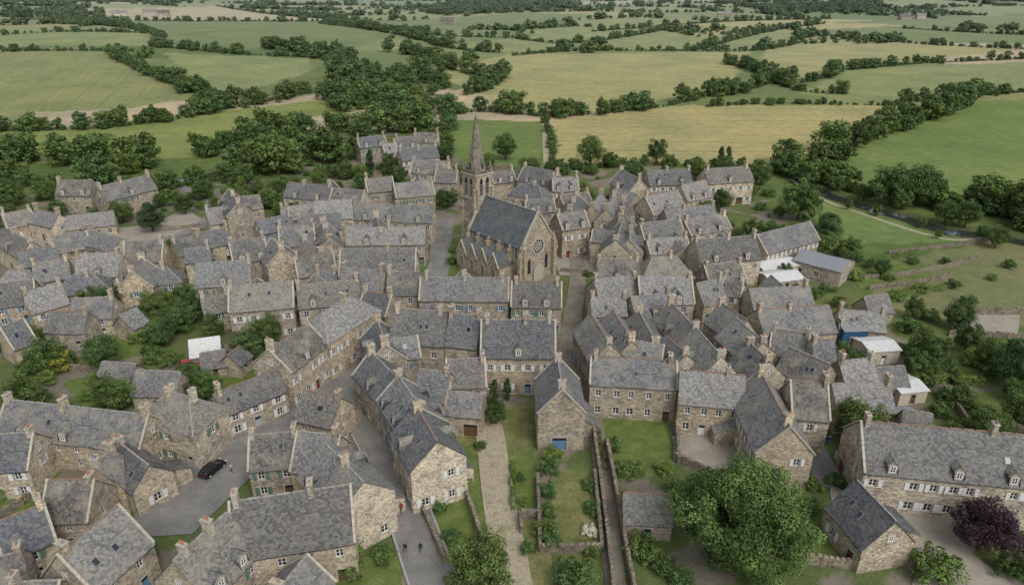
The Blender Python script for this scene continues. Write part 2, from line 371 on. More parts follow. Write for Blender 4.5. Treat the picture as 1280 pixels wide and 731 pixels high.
    if not shed and rm=='slate' and not hip:
        for sg in (-1,1):
            for k in range(rr.choice([0,0,0,1,2])):
                xx=rr.uniform(-L/2+1.5,L/2-1.5) if L>4 else 0; yy=sg*w*rr.uniform(.18,.3); nrm=Vector((0,sg*sl,1)).normalized()
                zc=zr-abs(yy)*sl+.2; M3=nrm.to_track_quat('Z','X').to_matrix()
                Rf.box((xx,yy,zc+.03),(.95,.75,.12),'lead',M3); Rf.box(Vector((xx,yy,zc+.03))+nrm*.04,(.78,.58,.08),'glass',M3)
    Rf.obj('roof',E)
    W.obj('windows_and_doors',E)
    nd=o.get('d',rr.choice([0,0,1,2,2]) if (L>8 and e>5 and not hip) else 0)
    if nd and not hip:
        D=MB([wm,rm,'glass','white','dressed','ridge','sh_white'])
        for k in range(nd):
            xx=-L/2+L*(k+.5)/nd+rr.uniform(-.5,.5)
            for sg in (-1,1):
                if sg==1 and rr.random()<.5: continue
                yf=sg*(hy-0.15); dw=.68; zb=e-0.1; zt=zb+1.6; za=zt+.65
                yb=lambda z: sg*max(0,(zr-z+.1)/sl)
                D.poly([(xx-dw,yf,zb),(xx+dw,yf,zb),(xx+dw,yf,zt),(xx,yf,za),(xx-dw,yf,zt)],wm)
                for s2 in (-1,1):
                    D.poly([(xx+s2*dw,yf,zb),(xx+s2*dw,yf,zt),(xx+s2*dw,yb(zt),zt),(xx+s2*dw,yb(zb),zb)],rm)
                    o2=dw+.15; zt2=zt-.13
                    D.poly([(xx+s2*o2,yf+sg*.15,zt2+.06),(xx,yf+sg*.15,za+.08),(xx,yb(za),za+.08),(xx+s2*o2,yb(zt2),zt2+.06)],rm,[(0,0),(0,1.2),(2,1.2),(2,0)])
                    D.box((xx+s2*(o2/2),yf+sg*.1,(zt2+za)/2),(math.hypot(o2,za-zt2),.10,.10),'ridge',Matrix.Rotation(s2*math.atan2(za-zt2,o2),3,'Y'))
                window(D,(xx,yf+sg*.02),(-sg,0),(0,sg),zb+.9,.75,1.05,None,0.0)
        D.obj('dormers',E)
    if (not shed and not hip and not parent) or o.get('ch'):
        C=MB(['dressed','stone','pot','lead'])
        pos=o.get('chim')
        if pos is None: pos=[.25] if hip else [s for s in (-1,1) if rr.random()<.72]+([rr.uniform(-.3,.3)] if L>14 else [])
        for s in pos:
            xx=s*(hx-.42); H=rr.uniform(.9,1.8); bw=rr.uniform(.95,1.5); bd=rr.uniform(.55,.7)
            m='stone' if rr.random()<.7 else 'dressed'
            C.box((xx,0,zr-.6+(H+.6)/2),(bd,bw,H+.6),m); C.box((xx,0,zr+H+.07),(bd+.16,bw+.16,.14),'dressed')
            for k in range(rr.choice([1,2,2,3])):
                C.cyl((xx,(k-1)*.32+.1,zr+H+.13),.12,.10,rr.uniform(.3,.55),'pot' if rr.random()<.75 else 'lead',8)
        C.obj('chimneys',E)
    if not parent and not hip and not shed and o.get('n','stone_house')=='stone_house' and L>9.5 and rr.random()<o.get('wing',.38):
        ww=rr.uniform(4.6,5.8); p2=rr.uniform(42,48); zw=e-.2+ww/2*math.tan(rad(p2))
        if zw<zr-.3:
            xc=rr.uniform(-1,1)*(L/2-ww/2-.5); sg=1 if math.cos(ang)>=0 else -1
            if c.y>140 and rr.random()<.3: sg=-sg
            yi=max(.2,(zr-zw)/sl-.3); ext=hy+rr.uniform(2.5,4.5)
            house_core(Vector((xc,sg*yi,0)),Vector((xc,sg*ext,0)),ww,e-.2,zw,p2,{'n':'rear_wing','sh':shut,'wm':wm,'rm':rm,'d':0},rr,E)
    return E
# ---------------------------------------------------------------- house survey (ridge ends)
S='sh_white'
HS=[
(8,500,186,519,8,5,{'d':3,'sh':None,'wing':0}),(208,490,238,497,8.4,6.5,{'hip':True,'ch':1,'chim':[-.3,.6]}),(266,493,345,463,7,4.6,{'chim':[-.9],'wing':0}),
(148,553,186,582,6.5,4.2),(-30,545,42,541,8,5),(60,600,118,600,7.5,5),(118,585,140,560,7,4.4),(-10,655,55,630,8,5),(72,694,148,632,9,5.5,{'chim':[-.9]}),
(-30,706,30,688,7,4),(15,728,75,726,7,4),
(336,438,384,404,9,7.2,{'sh':S,'dens':2.3,'wing':0,'d':1}),(388,400,452,364,9,7.8,{'sh':S,'dens':2.3,'d':2,'wing':0}),
(380,488,426,498,7.5,5),(312,545,372,540,8,5.2),(372,540,425,545,8,5.5),
(287,628,438,606,9,6.2,{'sh':None,'chim':[-.95,.35],'ws':1,'wing':0,'d':0}),(405,553,454,603,8.5,7,{'chim':[.1],'cop':0,'ws':1,'wing':0}),(216,702,284,640,9,6,{'chim':[.3,-.7]}),(345,742,384,694,7.5,4.5),
(463,440,500,476,8,6.5,{'wing':0}),(498,470,528,512,8.5,7,{'wing':0}),(520,508,547,553,8.0,7.4,{'chim':[-.9],'ws':1,'wing':0}),
(550,489,604,493,6,4,{'chim':[]}),(524,462,562,466,8,6),(558,450,606,448,8,6),
(602,400,694,403,10,7,{'d':1,'chim':[-.9,.2,.9]}),(606,430,650,432,6,5.5),(492,386,560,388,10,7.5,{'chim':[-.9,.8]}),(562,392,602,398,9,7.5),(472,400,482,432,8,6.5),
(703,488,697,447,7.2,7,{'chim':[-.9,.9],'sh':None,'ws':1}),
(739,446,846,452,8,6.6,{'d':0,'sh':None,'chim':[-.95,.9],'dens':2.3}),(850,463,932,470,8,6,{'chim':[.5],'dens':2.3}),
(950,464,988,535,8.5,6.2,{'chim':[-.9,.9],'sh':S,'ws':.95,'wing':0}),(988,476,1034,478,8.5,6.5,{'sh':S}),(1040,480,1112,479,8,4),
(1076,527,1300,546,10.0,6.6,{'d':3,'sh':S,'chim':[-.97,.5],'n':'manor_house','dens':2.4,'ws':1}),(1070,600,1120,652,7.5,4,{'chim':[],'ws':.95}),
(780,616,839,619,6.5,2.8,{'n':'stone_shed'}),(1130,512,1165,518,6,3,{'n':'stone_shed'}),
(526,347,636,350,8,6,{'chim':[-.9,.9,0]}),(640,352,702,351,9,6.5,{'chim':[-.9,.9],'dens':2.2}),
(2,268,38,262,7,5),(6,285,38,302,7,5),(20,316,68,308,7,5),(44,262,74,270,7,5),(80,271,142,264,6,3.4,{'chim':[]}),(60,298,108,291,7.5,5),
(112,288,152,300,7.5,5),(96,318,150,316,8,5),(156,303,204,300,8,5),(40,330,85,326,7.5,5),(0,336,42,338,8,5),(178,322,164,342,8,6),(180,338,215,335,7,5),
(214,302,246,292,7.5,5),(70,348,132,341,8,5),(-20,358,42,352,9,5.5),(28,366,76,357,9,6),(90,374,142,371,8,5),
(72,226,116,223,8,6.2),(122,234,186,222,8,6.2),
(286,237,298,252,9,7),(246,292,284,284,7.5,5),(256,262,284,258,7.5,5),(320,277,362,268,7.5,5),(286,303,330,295,8,5.5),(340,298,352,315,8,6),
(350,260,398,254,8,6),(360,228,414,232,9,7),(416,236,456,240,8,6),(392,252,440,250,8,6),(372,270,425,266,8,5.5),
(456,224,490,220,8,6),(492,230,540,227,8,6),(442,254,542,257,8,6.5,{'d':3}),(434,285,532,283,9,6.5,{'d':2}),(426,312,520,312,9,6.5,{'d':2}),(404,276,412,298,7,6),
(348,283,392,280,8,5.5),(368,322,416,318,8,6),(244,330,314,327,8.5,5.5),(286,358,366,354,10,6.5),(370,358,448,350,9,6.5),(428,335,480,338,8,6),(485,340,525,343,8,6),(250,372,285,368,7,4),
(455,365,490,368,8,6),(150,395,170,385,6,3),
(230,312,262,306,7,5),(380,300,402,316,7,5.5),(395,340,420,336,7,5.5),(470,270,476,290,7,6),
(128,452,170,456,5.5,2.6,{'n':'stone_shed'}),(170,463,226,466,6,3,{'n':'stone_shed'}),(60,390,110,388,7,4),(0,410,30,400,7,4),
(236,425,274,420,5,2.4,{'n':'garden_shed','rm':'whiteroof'}),(250,442,282,437,5,2.4,{'n':'garden_shed'}),(284,445,300,432,5,2.6,{'n':'garden_shed'}),
(446,173,480,170,9,7),(478,180,494,176,8,6),(494,172,520,168,8,6),(518,166,548,167,8,5.5),(498,187,545,183,8,5),(516,200,562,202,8,5),(545,212,572,214,8,5),
(612,216,640,213,8,5),
(655,208,698,213,9,6),(642,228,684,232,9,6),(690,222,722,224,8,6),(656,250,692,248,8,6.5),(700,245,735,243,8,6.5),(712,262,722,240,8,6),(740,258,752,240,8,6),(696,268,730,266,8,7,{'sh':S,'wing':0}),
(758,262,768,243,8,6),(776,275,780,252,8,6),(770,300,778,278,7.5,6.5),(787,300,790,276,8,6),
(776,212,800,222,9,6),(808,214,862,209,10,6),(880,212,936,206,11,7,{'sh':S,'chim':[-.9,.9]}),(850,232,882,226,9,6),(806,246,846,238,9,6),(830,262,892,257,9,6),
(770,236,795,240,8,6),(800,280,850,275,8,6),(855,276,905,270,8,5.5),(808,300,858,297,8,6),
(746,325,798,322,10,6.2),(800,322,860,319,9,6),(742,350,794,346,9.5,5.5,{'wing':0}),(798,346,864,343,10,5.5),(738,372,782,370,8,5.5),(788,372,836,368,8,5.5),
(738,392,762,430,8,6),(766,388,790,426,8,6),(798,388,820,426,8,6),(838,378,870,412,8.5,6),(868,408,902,446,8.5,6),(782,425,830,432,7,5.6),(832,420,858,444,8,6),
(868,300,944,294,9,6,{'sh':None}),(946,294,1012,277,9,6,{'n':'stone_barn','chim':[]}),(1002,312,1062,327,9,3.8,{'p':18,'rm':'metal','n':'farm_shed','chim':[],'ws':1}),
(880,332,925,328,8,5.5),(945,328,990,322,7,2.8,{'p':15,'rm':'whiteroof','n':'greenhouse_shed'}),(955,343,996,338,7,2.6,{'p':15,'rm':'whiteroof','n':'greenhouse_shed'}),
(900,378,934,402,8,6),(920,398,955,428,8,6),(936,428,962,452,8,6),(936,362,1012,358,9,5,{'chim':[.9]}),(946,388,1036,384,9,5),(965,412,1012,416,8,5.5),(986,434,1038,456,8.5,5.5,{'sh':S}),
(1048,387,1106,392,7,3.6),(1015,425,1042,428,7,5),(1048,452,1090,448,8,5),(1095,460,1130,458,6,3),
(1048,404,1078,403,5,3.6,{'p':12,'rm':'metal','wm':'bluepaint','n':'blue_shed','ws':1}),(1078,428,1116,425,6,3,{'p':14,'rm':'whiteroof','n':'garden_shed','wm':'render'}),(1114,478,1148,474,6,2.6,{'p':12,'rm':'whiteroof','n':'garden_shed','wm':'render'}),
(1120,520,1150,515,6,2.6,{'p':14,'rm':'metal','n':'garden_shed','wm':'render'}),
(1080,372,1110,368,6,3,{'n':'stone_shed'}),(870,355,900,350,7,5),(905,345,930,350,7,5),
]
for sp in HS: house(sp)
for fx,fy in ((150,21),(188,19),(205,20),(1130,25),(1150,24),(560,31),(905,22)):
    q=G(fx,fy); r_=random.Random(fx); L_=r_.uniform(14,26); a_=r_.uniform(-.5,.5)
    E=house_core(Vector((q[0]-L_/2*math.cos(a_),q[1]-L_/2*math.sin(a_),0)),Vector((q[0]+L_/2*math.cos(a_),q[1]+L_/2*math.sin(a_),0)),9,5.5,9.6,42,{'n':'farmhouse','d':0},r_); E.location.z=q[2]-.3
# ---------------------------------------------------------------- church
def church():
    zr=17.0; a=Vector(P(606,245,zr)); b=Vector(P(673,267,zr)); d=b-a; L=d.length; c=(a+b)/2; ang=math.atan2(d.y,d.x)
    FOOT.append((c.x,c.y,math.cos(ang),math.sin(ang),L/2+8,11))
    E=empty('village_church',(c.x,c.y,0),ang); rr=random.Random(3); w=10.4; e=9.6; hx=L/2; hy=w/2
    B=MB(['church','dressed']); W=MB(['glass','white','dressed','sh_brown','sh_white']); Rf=MB(['slate_church','ridge','dressed'])
    def lanc(Lw,n,z0,z1,ww=1.1): return [((i+.5)*Lw/n-ww/2,(i+.5)*Lw/n+ww/2,z0,z1,'l') for i in range(n)]
    def nwall(A,C,z0,z1,ops):
        A=Vector(A);C=Vector(C);u=(C-A).normalized();n=Vector((u.y,-u.x)); WW=MB(W.mats)
        wall(B,WW,A,C,z0,z1,[],'church')
        for o in ops:
            m=(o[0]+o[1])/2; p=A+u*m+n*.03; h=o[3]-o[2]; k=(o[1]-o[0])/2
            pts=[(-k,0),(k,0),(k,h*.75),(k*.6,h*.9),(0,h),(-k*.6,h*.9),(-k,h*.75)]
            f=lambda q,s,dd:(p.x+u.x*q[0]*s+n.x*dd,p.y+u.y*q[0]*s+n.y*dd,o[2]+(q[1]-h/2)*(1+(s-1)*.4)+h/2)
            W.poly([f(q,1.0,.03) for q in pts],'glass')
            for i in range(len(pts)):
                j=(i+1)%len(pts); W.poly([f(pts[i],1,.10),f(pts[j],1,.10),f(pts[j],1.35,.10),f(pts[i],1.35,.10)],'dressed')
                W.poly([f(pts[i],1,.0),f(pts[j],1,.0),f(pts[j],1,.10),f(pts[i],1,.10)],'dressed'); W.poly([f(pts[i],1.35,.10),f(pts[j],1.35,.10),f(pts[j],1.35,.0),f(pts[i],1.35,.0)],'dressed')
            for t in (-.25,.25):
                W.box((p.x+n.x*.06+u.x*t*k*2,p.y+n.y*.06+u.y*t*k*2,o[2]+h*.42),(.09,.09,h*.8),'dressed')
    cs=[(-hx,-hy),(hx,-hy),(hx,hy),(-hx,hy)]
    nwall(cs[0],cs[1],0,e,lanc(L,5,6.3,9.1)); nwall(cs[2],cs[3],0,e,lanc(L,5,6.3,9.1)); nwall(cs[1],cs[2],0,e,[]); nwall(cs[3],cs[0],0,e,[])
    for sx in (-1,1):
        t=[(sx*hx,-hy,e),(sx*hx,hy,e),(sx*hx,0,zr+.3)]; B.poly(t if sx>0 else t[::-1],'church')
        for sg in (-1,1):
            p=Vector((sx*hx,sg*(hy+.4),e)); q=Vector((sx*hx,0,zr+.55)); dd=q-p; Rf.box((p+q)/2,(dd.length,.5,.35),'dressed',dd.to_track_quat('X','Z').to_matrix())
    roofgrid(Rf,L,w,e,zr,0,.35,rr,'slate_church',.2)
    for i in range(16): Rf.box((-hx+L*(i+.5)/16,0,zr+.3),(L/16-.03,.35,.2),'ridge')
    X=hx+.04; RZ=8.8
    N=28
    for r0,r1,dd in ((1.75,2.1,.2),(1.0,1.15,.12),(.3,.5,.12)):
        for i in range(N):
            a0,a1=2*math.pi*i/N,2*math.pi*(i+1)/N
            g=lambda r,a,x:(X+x,r*math.cos(a),RZ+r*math.sin(a))
            W.poly([g(r0,a0,dd),g(r1,a0,dd),g(r1,a1,dd),g(r0,a1,dd)],'dressed'); W.poly([g(r0,a0,0),g(r0,a0,dd),g(r0,a1,dd),g(r0,a1,0)],'dressed'); W.poly([g(r1,a0,dd),g(r1,a0,0),g(r1,a1,0),g(r1,a1,dd)],'dressed')
    W.poly([(X+.03,1.76*math.cos(2*math.pi*i/N),RZ+1.76*math.sin(2*math.pi*i/N)) for i in range(N)],'glass')
    for i in range(12):
        aa=math.pi*i/6; W.box((X+.08,1.05*math.cos(aa),RZ+1.05*math.sin(aa)),(.1,1.3,.12),'dressed',Matrix.Rotation(aa,3,'X'))
    for k,(r,m,x) in enumerate(((1.7,'dressed',.35),(1.35,'dressed',.2),(1.0,'sh_brown',.3))):
        pts=[(X+x+.02*k,-r,0),(X+x+.02*k,r,0)]+[(X+x+.02*k,r*math.cos(t),2.4+r*1.2*math.sin(t)) for t in [math.pi*j/10 for j in range(11)]]
        W.poly(pts,m)
    for y in (-2.9,2.9):
        W.poly([(X+.03,y-.45,2.5),(X+.03,y+.45,2.5),(X+.03,y+.45,5.6),(X+.03,y,6.5),(X+.03,y-.45,5.6)],'glass')
    Rf.box((hx,0,zr+1.3),(.18,.18,1.5),'dressed'); Rf.box((hx,0,zr+1.5),(.17,.8,.18),'dressed')
    for y in (-hy,hy):
        sg=1 if y>0 else -1
        for i in range(6):
            x=-hx+L*i/5
            B.box((x,y+sg*.6,4.3),(.8,1.2,8.6),'church'); B.box((x,y+sg*.3,9.0),(.7,.6,1.0),'church')
        B.box((hx+.5,y*.96,4.8),(1.1,.9,9.6),'church'); B.cyl((hx+.3,y,9.6),.5,.0,2.2,'church',4,ang=.78)
    for sg in (-1,1):
        y0=sg*hy; y1=sg*(hy+4.8); n=4 if sg<0 else 3; seg=(L*0.82)/n; x0=-hx+.5
        A,C=(x0,y1),(x0+seg*n,y1)
        if sg>0: A,C=C,A
        nwall(A,C,0,4.6,lanc(seg*n,n,1.6,4.2,1.2))
        nwall((x0+seg*n,y1) if sg<0 else (x0+seg*n,y0),(x0+seg*n,y0) if sg<0 else (x0+seg*n,y1),0,4.6,[]); nwall((x0,y0) if sg<0 else (x0,y1),(x0,y1) if sg<0 else (x0,y0),0,4.6,[])
        for i in range(n):
            xa,xb=x0+seg*i,x0+seg*(i+1); xm=(xa+xb)/2; zt=8.2
            B.poly([(xa,y1,4.6),(xb,y1,4.6),(xm,y1,zt)],'church')
            for p in (xa,xb):
                Rf.poly([(p,y1+sg*.25,4.65),(xm,y1+sg*.25,zt+.12),(xm,y0,zt+.12),(p,y0,4.65)],'slate_church',[(0,0),(0,4),(5.5,4),(5.5,0)])
                q0=Vector((p,y1+sg*.1,4.7)); q1=Vector((xm,y1+sg*.1,zt+.25)); dd=q1-q0; Rf.box((q0+q1)/2,(dd.length,.35,.25),'dressed',dd.to_track_quat('X','Z').to_matrix())
    B.obj('nave_walls',E); W.obj('windows_and_portal',E); Rf.obj('nave_roof',E)
    T=MB(['church','dressed','glass','slate_church','spire']); tx=-hx-2.9; tw=2.75
    wc=Matrix.Rotation(ang,3,'Z')@Vector((tx,0,0))+Vector((c.x,c.y,0))
    zt=height_at(wc.y-2,217); ztip=height_at(wc.y,143)
    T.box((tx,0,zt/2),(tw*2,tw*2,zt),'church')
    for z in (zt*.45,zt*.72,zt-.2): T.box((tx,0,z),(tw*2+.4,tw*2+.4,.35),'dressed')
    for k in range(4):
        R4=Matrix.Rotation(k*math.pi/2,3,'Z')
        for s2 in (-1,1):
            p=R4@Vector((tw+.05,s2*1.0,0))
            f=lambda y,z,x=.08:(tx+(R4@Vector((tw+x,s2*1.0+y,0))).x,(R4@Vector((tw+x,s2*1.0+y,0))).y,z)
            z0=zt*.76; z1=zt-.9
            T.poly([f(-.5,z0),f(.5,z0),f(.5,z1-.7),f(0,z1),f(-.5,z1-.7)],'glass')
            for q in range(5): T.box((tx+p.x*1.03,p.y*1.0 if k%2==0 else p.y*1.03,z0+.3+q*.6),(.22,.9,.08) if k%2==0 else (.9,.22,.08),'dressed')
        for s2 in (-1,1):
            p=R4@Vector((tw+.3,s2*(tw-.35),0)); T.box((tx+p.x,p.y,zt*.42),(.8,.8,zt*.84),'church',top=.85)
        p=R4@Vector((tw-.35,tw-.35,0)); T.box((tx+p.x,p.y,zt+.5),(.7,.7,1.0),'spire'); T.cyl((tx+p.x,p.y,zt+1.0),.42,0,2.4,'spire',8)
        for i in range(7):
            q=R4@Vector((tw,-tw+.5+i*(2*tw-1)/6,0)); T.box((tx+q.x,q.y,zt+.3),(.18,.18,.6),'spire')
        q=R4@Vector((tw,0,0)); T.box((tx+q.x,q.y,zt+.65),(.25,2*tw-1.2,.15) if k%2==0 else (2*tw-1.2,.25,.15),'spire')
        q=R4@Vector((1.75,0,0)); hh=(ztip-zt)
        T.box((tx+q.x,q.y,zt+hh*.11),(.75,.75,hh*.2),'spire'); T.cyl((tx+q.x,q.y,zt+hh*.21),.55,0,1.4,'spire',4,ang=.785)
        q=R4@Vector((2.15,0,0)); T.box((tx+q.x,q.y,zt+hh*.12),(.1,.4,hh*.11) if k%2==0 else (.4,.1,hh*.11),'glass')
    T.cyl((tx,0,zt),2.5,.10,ztip-zt,'spire',8,ang=math.pi/8)
    for i in range(8):
        aa=math.pi/8+i*math.pi/4
        for j in range(1,13):
            t=j/13; r=2.5*(1-t)+.10*t; T.box((tx+r*math.cos(aa),r*math.sin(aa),zt+(ztip-zt)*t),(.15,.15,.18),'spire')
    T.box((tx,0,ztip+.6),(.08,.08,1.6),'spire'); T.box((tx,0,ztip+.8),(.08,.7,.08),'spire')
    T.obj('bell_tower_and_spire',E)
church()
# ---------------------------------------------------------------- ground
def pip(x,y,poly):
    ins=np.zeros(x.shape,bool); n=len(poly); j=n-1
    for i in range(n):
        xi,yi=poly[i];xj,yj=poly[j]
        if yi!=yj: ins^=((yi>y)!=(yj>y))&(x<(xj-xi)*(y-yi)/(yj-yi)+xi)
        j=i
    return ins
def seg_dist(x,y,pl):
    best=np.full(x.shape,1e9)
    for (ax,ay),(bx,by) in zip(pl[:-1],pl[1:]):
        dx,dy=bx-ax,by-ay; t=np.clip(((x-ax)*dx+(y-ay)*dy)/(dx*dx+dy*dy),0,1)
        best=np.minimum(best,np.hypot(x-ax-t*dx,y-ay-t*dy))
    return best
g2=lambda pts:[G(*p)[:2] for p in pts]
GOLD=(.335,.30,.14); GOLD2=(.30,.29,.135); OLIV=(.21,.23,.10); GRN=(.15,.19,.075); LGRN=(.21,.24,.105); DGRN=(.10,.145,.05); TAN=(.40,.34,.225)
FIELDS=[
([(-200,62),(140,64),(190,92),(245,122),(160,136),(0,142),(-200,148)],OLIV,20,.5),
([(-100,38),(70,34),(190,40),(200,58),(-100,60)],LGRN,60,.3),
([(150,26),(430,28),(510,42),(440,62),(200,60),(180,45)],GRN,70,.3),
([(100,12),(270,8),(450,26),(300,27),(150,26)],TAN,10,.4),
([(205,66),(385,74),(392,88),(330,108),(268,116)],LGRN,40,.4),
([(-200,182),(100,158),(240,142),(420,124),(500,128),(420,142),(300,162),(250,196),(-200,212)],(.20,.23,.08),75,.5),
([(530,92),(640,68),(940,64),(920,95),(880,112),(770,140),(640,140),(590,112)],GOLD2,65,.5),
([(400,64),(520,68),(560,86),(500,92),(430,84)],GRN,20,.2),
([(690,150),(870,131),(1140,132),(1060,178),(990,212),(700,212)],GOLD,88,.6),
([(1030,205),(1130,152),(1220,128),(1400,118),(1500,260),(1280,262),(1170,246),(1080,240)],(.145,.20,.065),50,.4),
([(1000,118),(1060,86),(1400,72),(1400,112),(1210,116),(1120,128)],LGRN,80,.5),
([(960,56),(1140,54),(1280,62),(1040,84),(985,104),(950,92)],GOLD2,60,.5),
([(700,62),(960,40),(1010,40),(960,58),(860,62)],LGRN,85,.4),
([(1020,42),(1130,35),(1500,44),(1500,60),(1130,52)],GRN,60,.3),
([(560,150),(682,152),(676,208),(560,206)],(.13,.18,.06),30,.1),
([(1020,252),(1180,292),(1215,300),(1060,305),(1000,275)],(.145,.20,.068),30,.2),
([(1090,322),(1280,298),(1500,310),(1500,420),(1280,405),(1100,395)],(.18,.185,.085),30,.1),
([(520,60),(700,40),(740,38),(700,60),(640,66)],OLIV,40,.3),
([(820,30),(1000,22),(1200,30),(1010,38)],GOLD,80,.3),
([(450,30),(640,16),(760,20),(540,40)],GRN,30,.3),
([(640,48),(760,34),(830,36),(720,52)],LGRN,50,.3),
([(1040,28),(1280,16),(1400,30),(1200,34)],GRN,50,.3),
]
VILLAGE=g2([(-400,300),(0,252),(70,240),(200,238),(340,222),(440,168),(560,166),(575,208),(700,206),(780,202),(950,206),(960,262),(1020,275),(1070,310),(1085,400),(1180,470),(1500,560),(1500,900),(-300,900)])
RIVR=g2([(1000,228),(1040,244),(1085,258),(1130,270),(1185,288),(1240,292),(1320,310),(1450,350)]); RIVL=g2([(120,238),(180,228),(215,226),(252,220),(290,210),(330,200)])
rows=[-60.0]
while rows[-1]<6500:
    Y=rows[-1]; rows.append(Y+max(0.9,1.25*(Y*Y+CH*CH)/(CH*FL)))
rows=np.array(rows); us=np.linspace(-1.35,1.35,640)
YY,UU=np.meshgrid(rows,us,indexing='ij'); XX=UU*(YY+130)
x=XX.ravel(); y=YY.ravel(); z=hgt(x,y)
dr=np.minimum(seg_dist(x,y,RIVR),seg_dist(x,y,RIVL)); z=z-1.6*(1-sstep(1.8,4.6,dr))
wx=x+1.3*np.sin(y/7.0)+.8*np.sin(y/2.3+x/3); wy=y+1.3*np.sin(x/8.0)+.8*np.sin(x/2.1)
fr=np.random.default_rng(11); cells=[]
for gy in range(0,40):
    for gx in range(-30,30): cells.append((gx*250+fr.uniform(-100,100)+125*(gy%2),300+gy*190+fr.uniform(-75,75)))
cells=np.array(cells); pal=np.array([GOLD2,OLIV,GRN,LGRN,GRN,TAN,DGRN,GRN,LGRN]); cc=pal[fr.integers(0,len(pal),len(cells))]*fr.uniform(.85,1.1,(len(cells),1)); ca=fr.uniform(0,3.14,len(cells))
col=np.zeros((len(x),4),np.float32); col[:,3]=1; col[:,:3]=(.105,.145,.045); tram=np.zeros(len(x),np.float32); ts=np.zeros(len(x),np.float32)
sub=np.where(y>260)[0]
def fastnear(xs,ys,two=False,step=20000):
    out=np.empty(len(xs),int); gap=np.empty(len(xs)); sec=np.empty(len(xs),int)
    for s0 in range(0,len(xs),step):
        X=xs[s0:s0+step];Y=ys[s0:s0+step]
        k=np.where((cells[:,1]>Y.min()-330)&(cells[:,1]<Y.max()+330)&(cells[:,0]>X.min()-380)&(cells[:,0]<X.max()+380))[0]
        if len(k)<2: k=np.arange(len(cells))
        D=(X[:,None]-cells[None,k,0])**2+((Y[:,None]-cells[None,k,1])*1.25)**2
        if two:
            o_=np.argpartition(D,1,axis=1)[:,:2]; r_=np.arange(len(X)); d2=np.sqrt(D[r_[:,None],o_]); gap[s0:s0+step]=np.abs(d2[:,0]-d2[:,1]); sec[s0:s0+step]=k[o_[:,0]]+k[o_[:,1]]
        out[s0:s0+step]=k[D.argmin(1)]
    return (out,gap,sec) if two else out
idn=fastnear(wx[sub],wy[sub]); col[sub,:3]=cc[idn]; tram[sub]=x[sub]*np.cos(ca[idn])+y[sub]*np.sin(ca[idn]); ts[sub]=.25
FPOLY=[]
for pts,c,a,s_ in FIELDS:
    pl=g2(pts); FPOLY.append(pl); m=pip(wx,wy,pl); col[m,:3]=c; tram[m]=x[m]*math.cos(rad(a))+y[m]*math.sin(rad(a)); ts[m]=s_
near=(y<330)&(ts==0.25); col[near,:3]=(.11,.15,.048); ts[near]=0
m=pip(wx,wy,VILLAGE); nz=np.sin(x/5.3+np.sin(y/4.1)*1.5)*np.sin(y/6.1+np.sin(x/3.7))
col[m,:3]=np.where(nz[m,None]>.15,(.19,.17,.13),(.105,.135,.05)); ts[m]=0
m=(dr<5.5); col[m,:3]=(.09,.11,.045)
m=(dr<3.0); col[m,:3]=(.06,.06,.035)
ny_,nx_=XX.shape; ii=np.arange(ny_*nx_).reshape(ny_,nx_)
quads=np.stack([ii[:-1,:-1],ii[:-1,1:],ii[1:,1:],ii[1:,:-1]],-1).reshape(-1,4)
def npmesh(name,verts,quads,mats,midx=None,cols=None,extra=None):
    me=bpy.data.meshes.new(name); n=len(verts); k=len(quads)
    me.vertices.add(n); me.vertices.foreach_set('co',np.ascontiguousarray(verts,np.float32).ravel())
    me.loops.add(4*k); me.loops.foreach_set('vertex_index',np.ascontiguousarray(quads,np.int32).ravel())
    me.polygons.add(k); me.polygons.foreach_set('loop_start',np.arange(0,4*k,4,dtype=np.int32))
    if midx is not None: me.polygons.foreach_set('material_index',np.ascontiguousarray(midx,np.int32))
    for q in mats: me.materials.append(M[q])
    if cols is not None:
        a=me.attributes.new('Col','FLOAT_COLOR','POINT'); a.data.foreach_set('color',np.ascontiguousarray(cols,np.float32).ravel())
    if extra:
        for kk,v in extra.items(): a=me.attributes.new(kk,'FLOAT','POINT'); a.data.foreach_set('value',np.ascontiguousarray(v,np.float32))
    me.update(calc_edges=True); me.validate(); return me
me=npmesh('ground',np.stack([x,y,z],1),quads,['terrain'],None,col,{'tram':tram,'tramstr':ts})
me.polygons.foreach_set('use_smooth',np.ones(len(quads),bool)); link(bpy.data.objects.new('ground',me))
def smooth(pl,n=5):
    out=[]
    P_=[pl[0]]+list(pl)+[pl[-1]]
    for i in range(1,len(P_)-2):
        a,b,c,d=[np.array(q[:2],float) for q in P_[i-1:i+3]]
        for k in range(n):
            t=k/n; out.append(.5*((2*b)+(-a+c)*t+(2*a-5*b+4*c-d)*t*t+(-a+3*b-3*c+d)*t**3))
    out.append(np.array(P_[-1][:2],float)); return out
ROADS=[]
def strip(name,pl,w,mat,z,parent=None,terr=False):
    pl=smooth(pl); B=MB([mat]); L=[];Rr=[]; ROADS.append((pl,w/2))
    for i,p in enumerate(pl):
        t=pl[min(i+1,len(pl)-1)]-pl[max(i-1,0)]; t=t/np.linalg.norm(t); n=np.array([-t[1],t[0]])
        a=p+n*w/2;b=p-n*w/2; za=float(hgt(a[0],a[1])) if terr else 0; zb=float(hgt(b[0],b[1])) if terr else 0
        L.append((a[0],a[1],z+za));Rr.append((b[0],b[1],z+zb))
    for i in range(len(pl)-1): B.poly([Rr[i],Rr[i+1],L[i+1],L[i]],mat)
    return B.obj(name,parent),L,Rr
strip('river',RIVR,8,'water',-0.75); strip('river',RIVL,8,'water',-0.65)
lay=[0]; SHEETS=[]
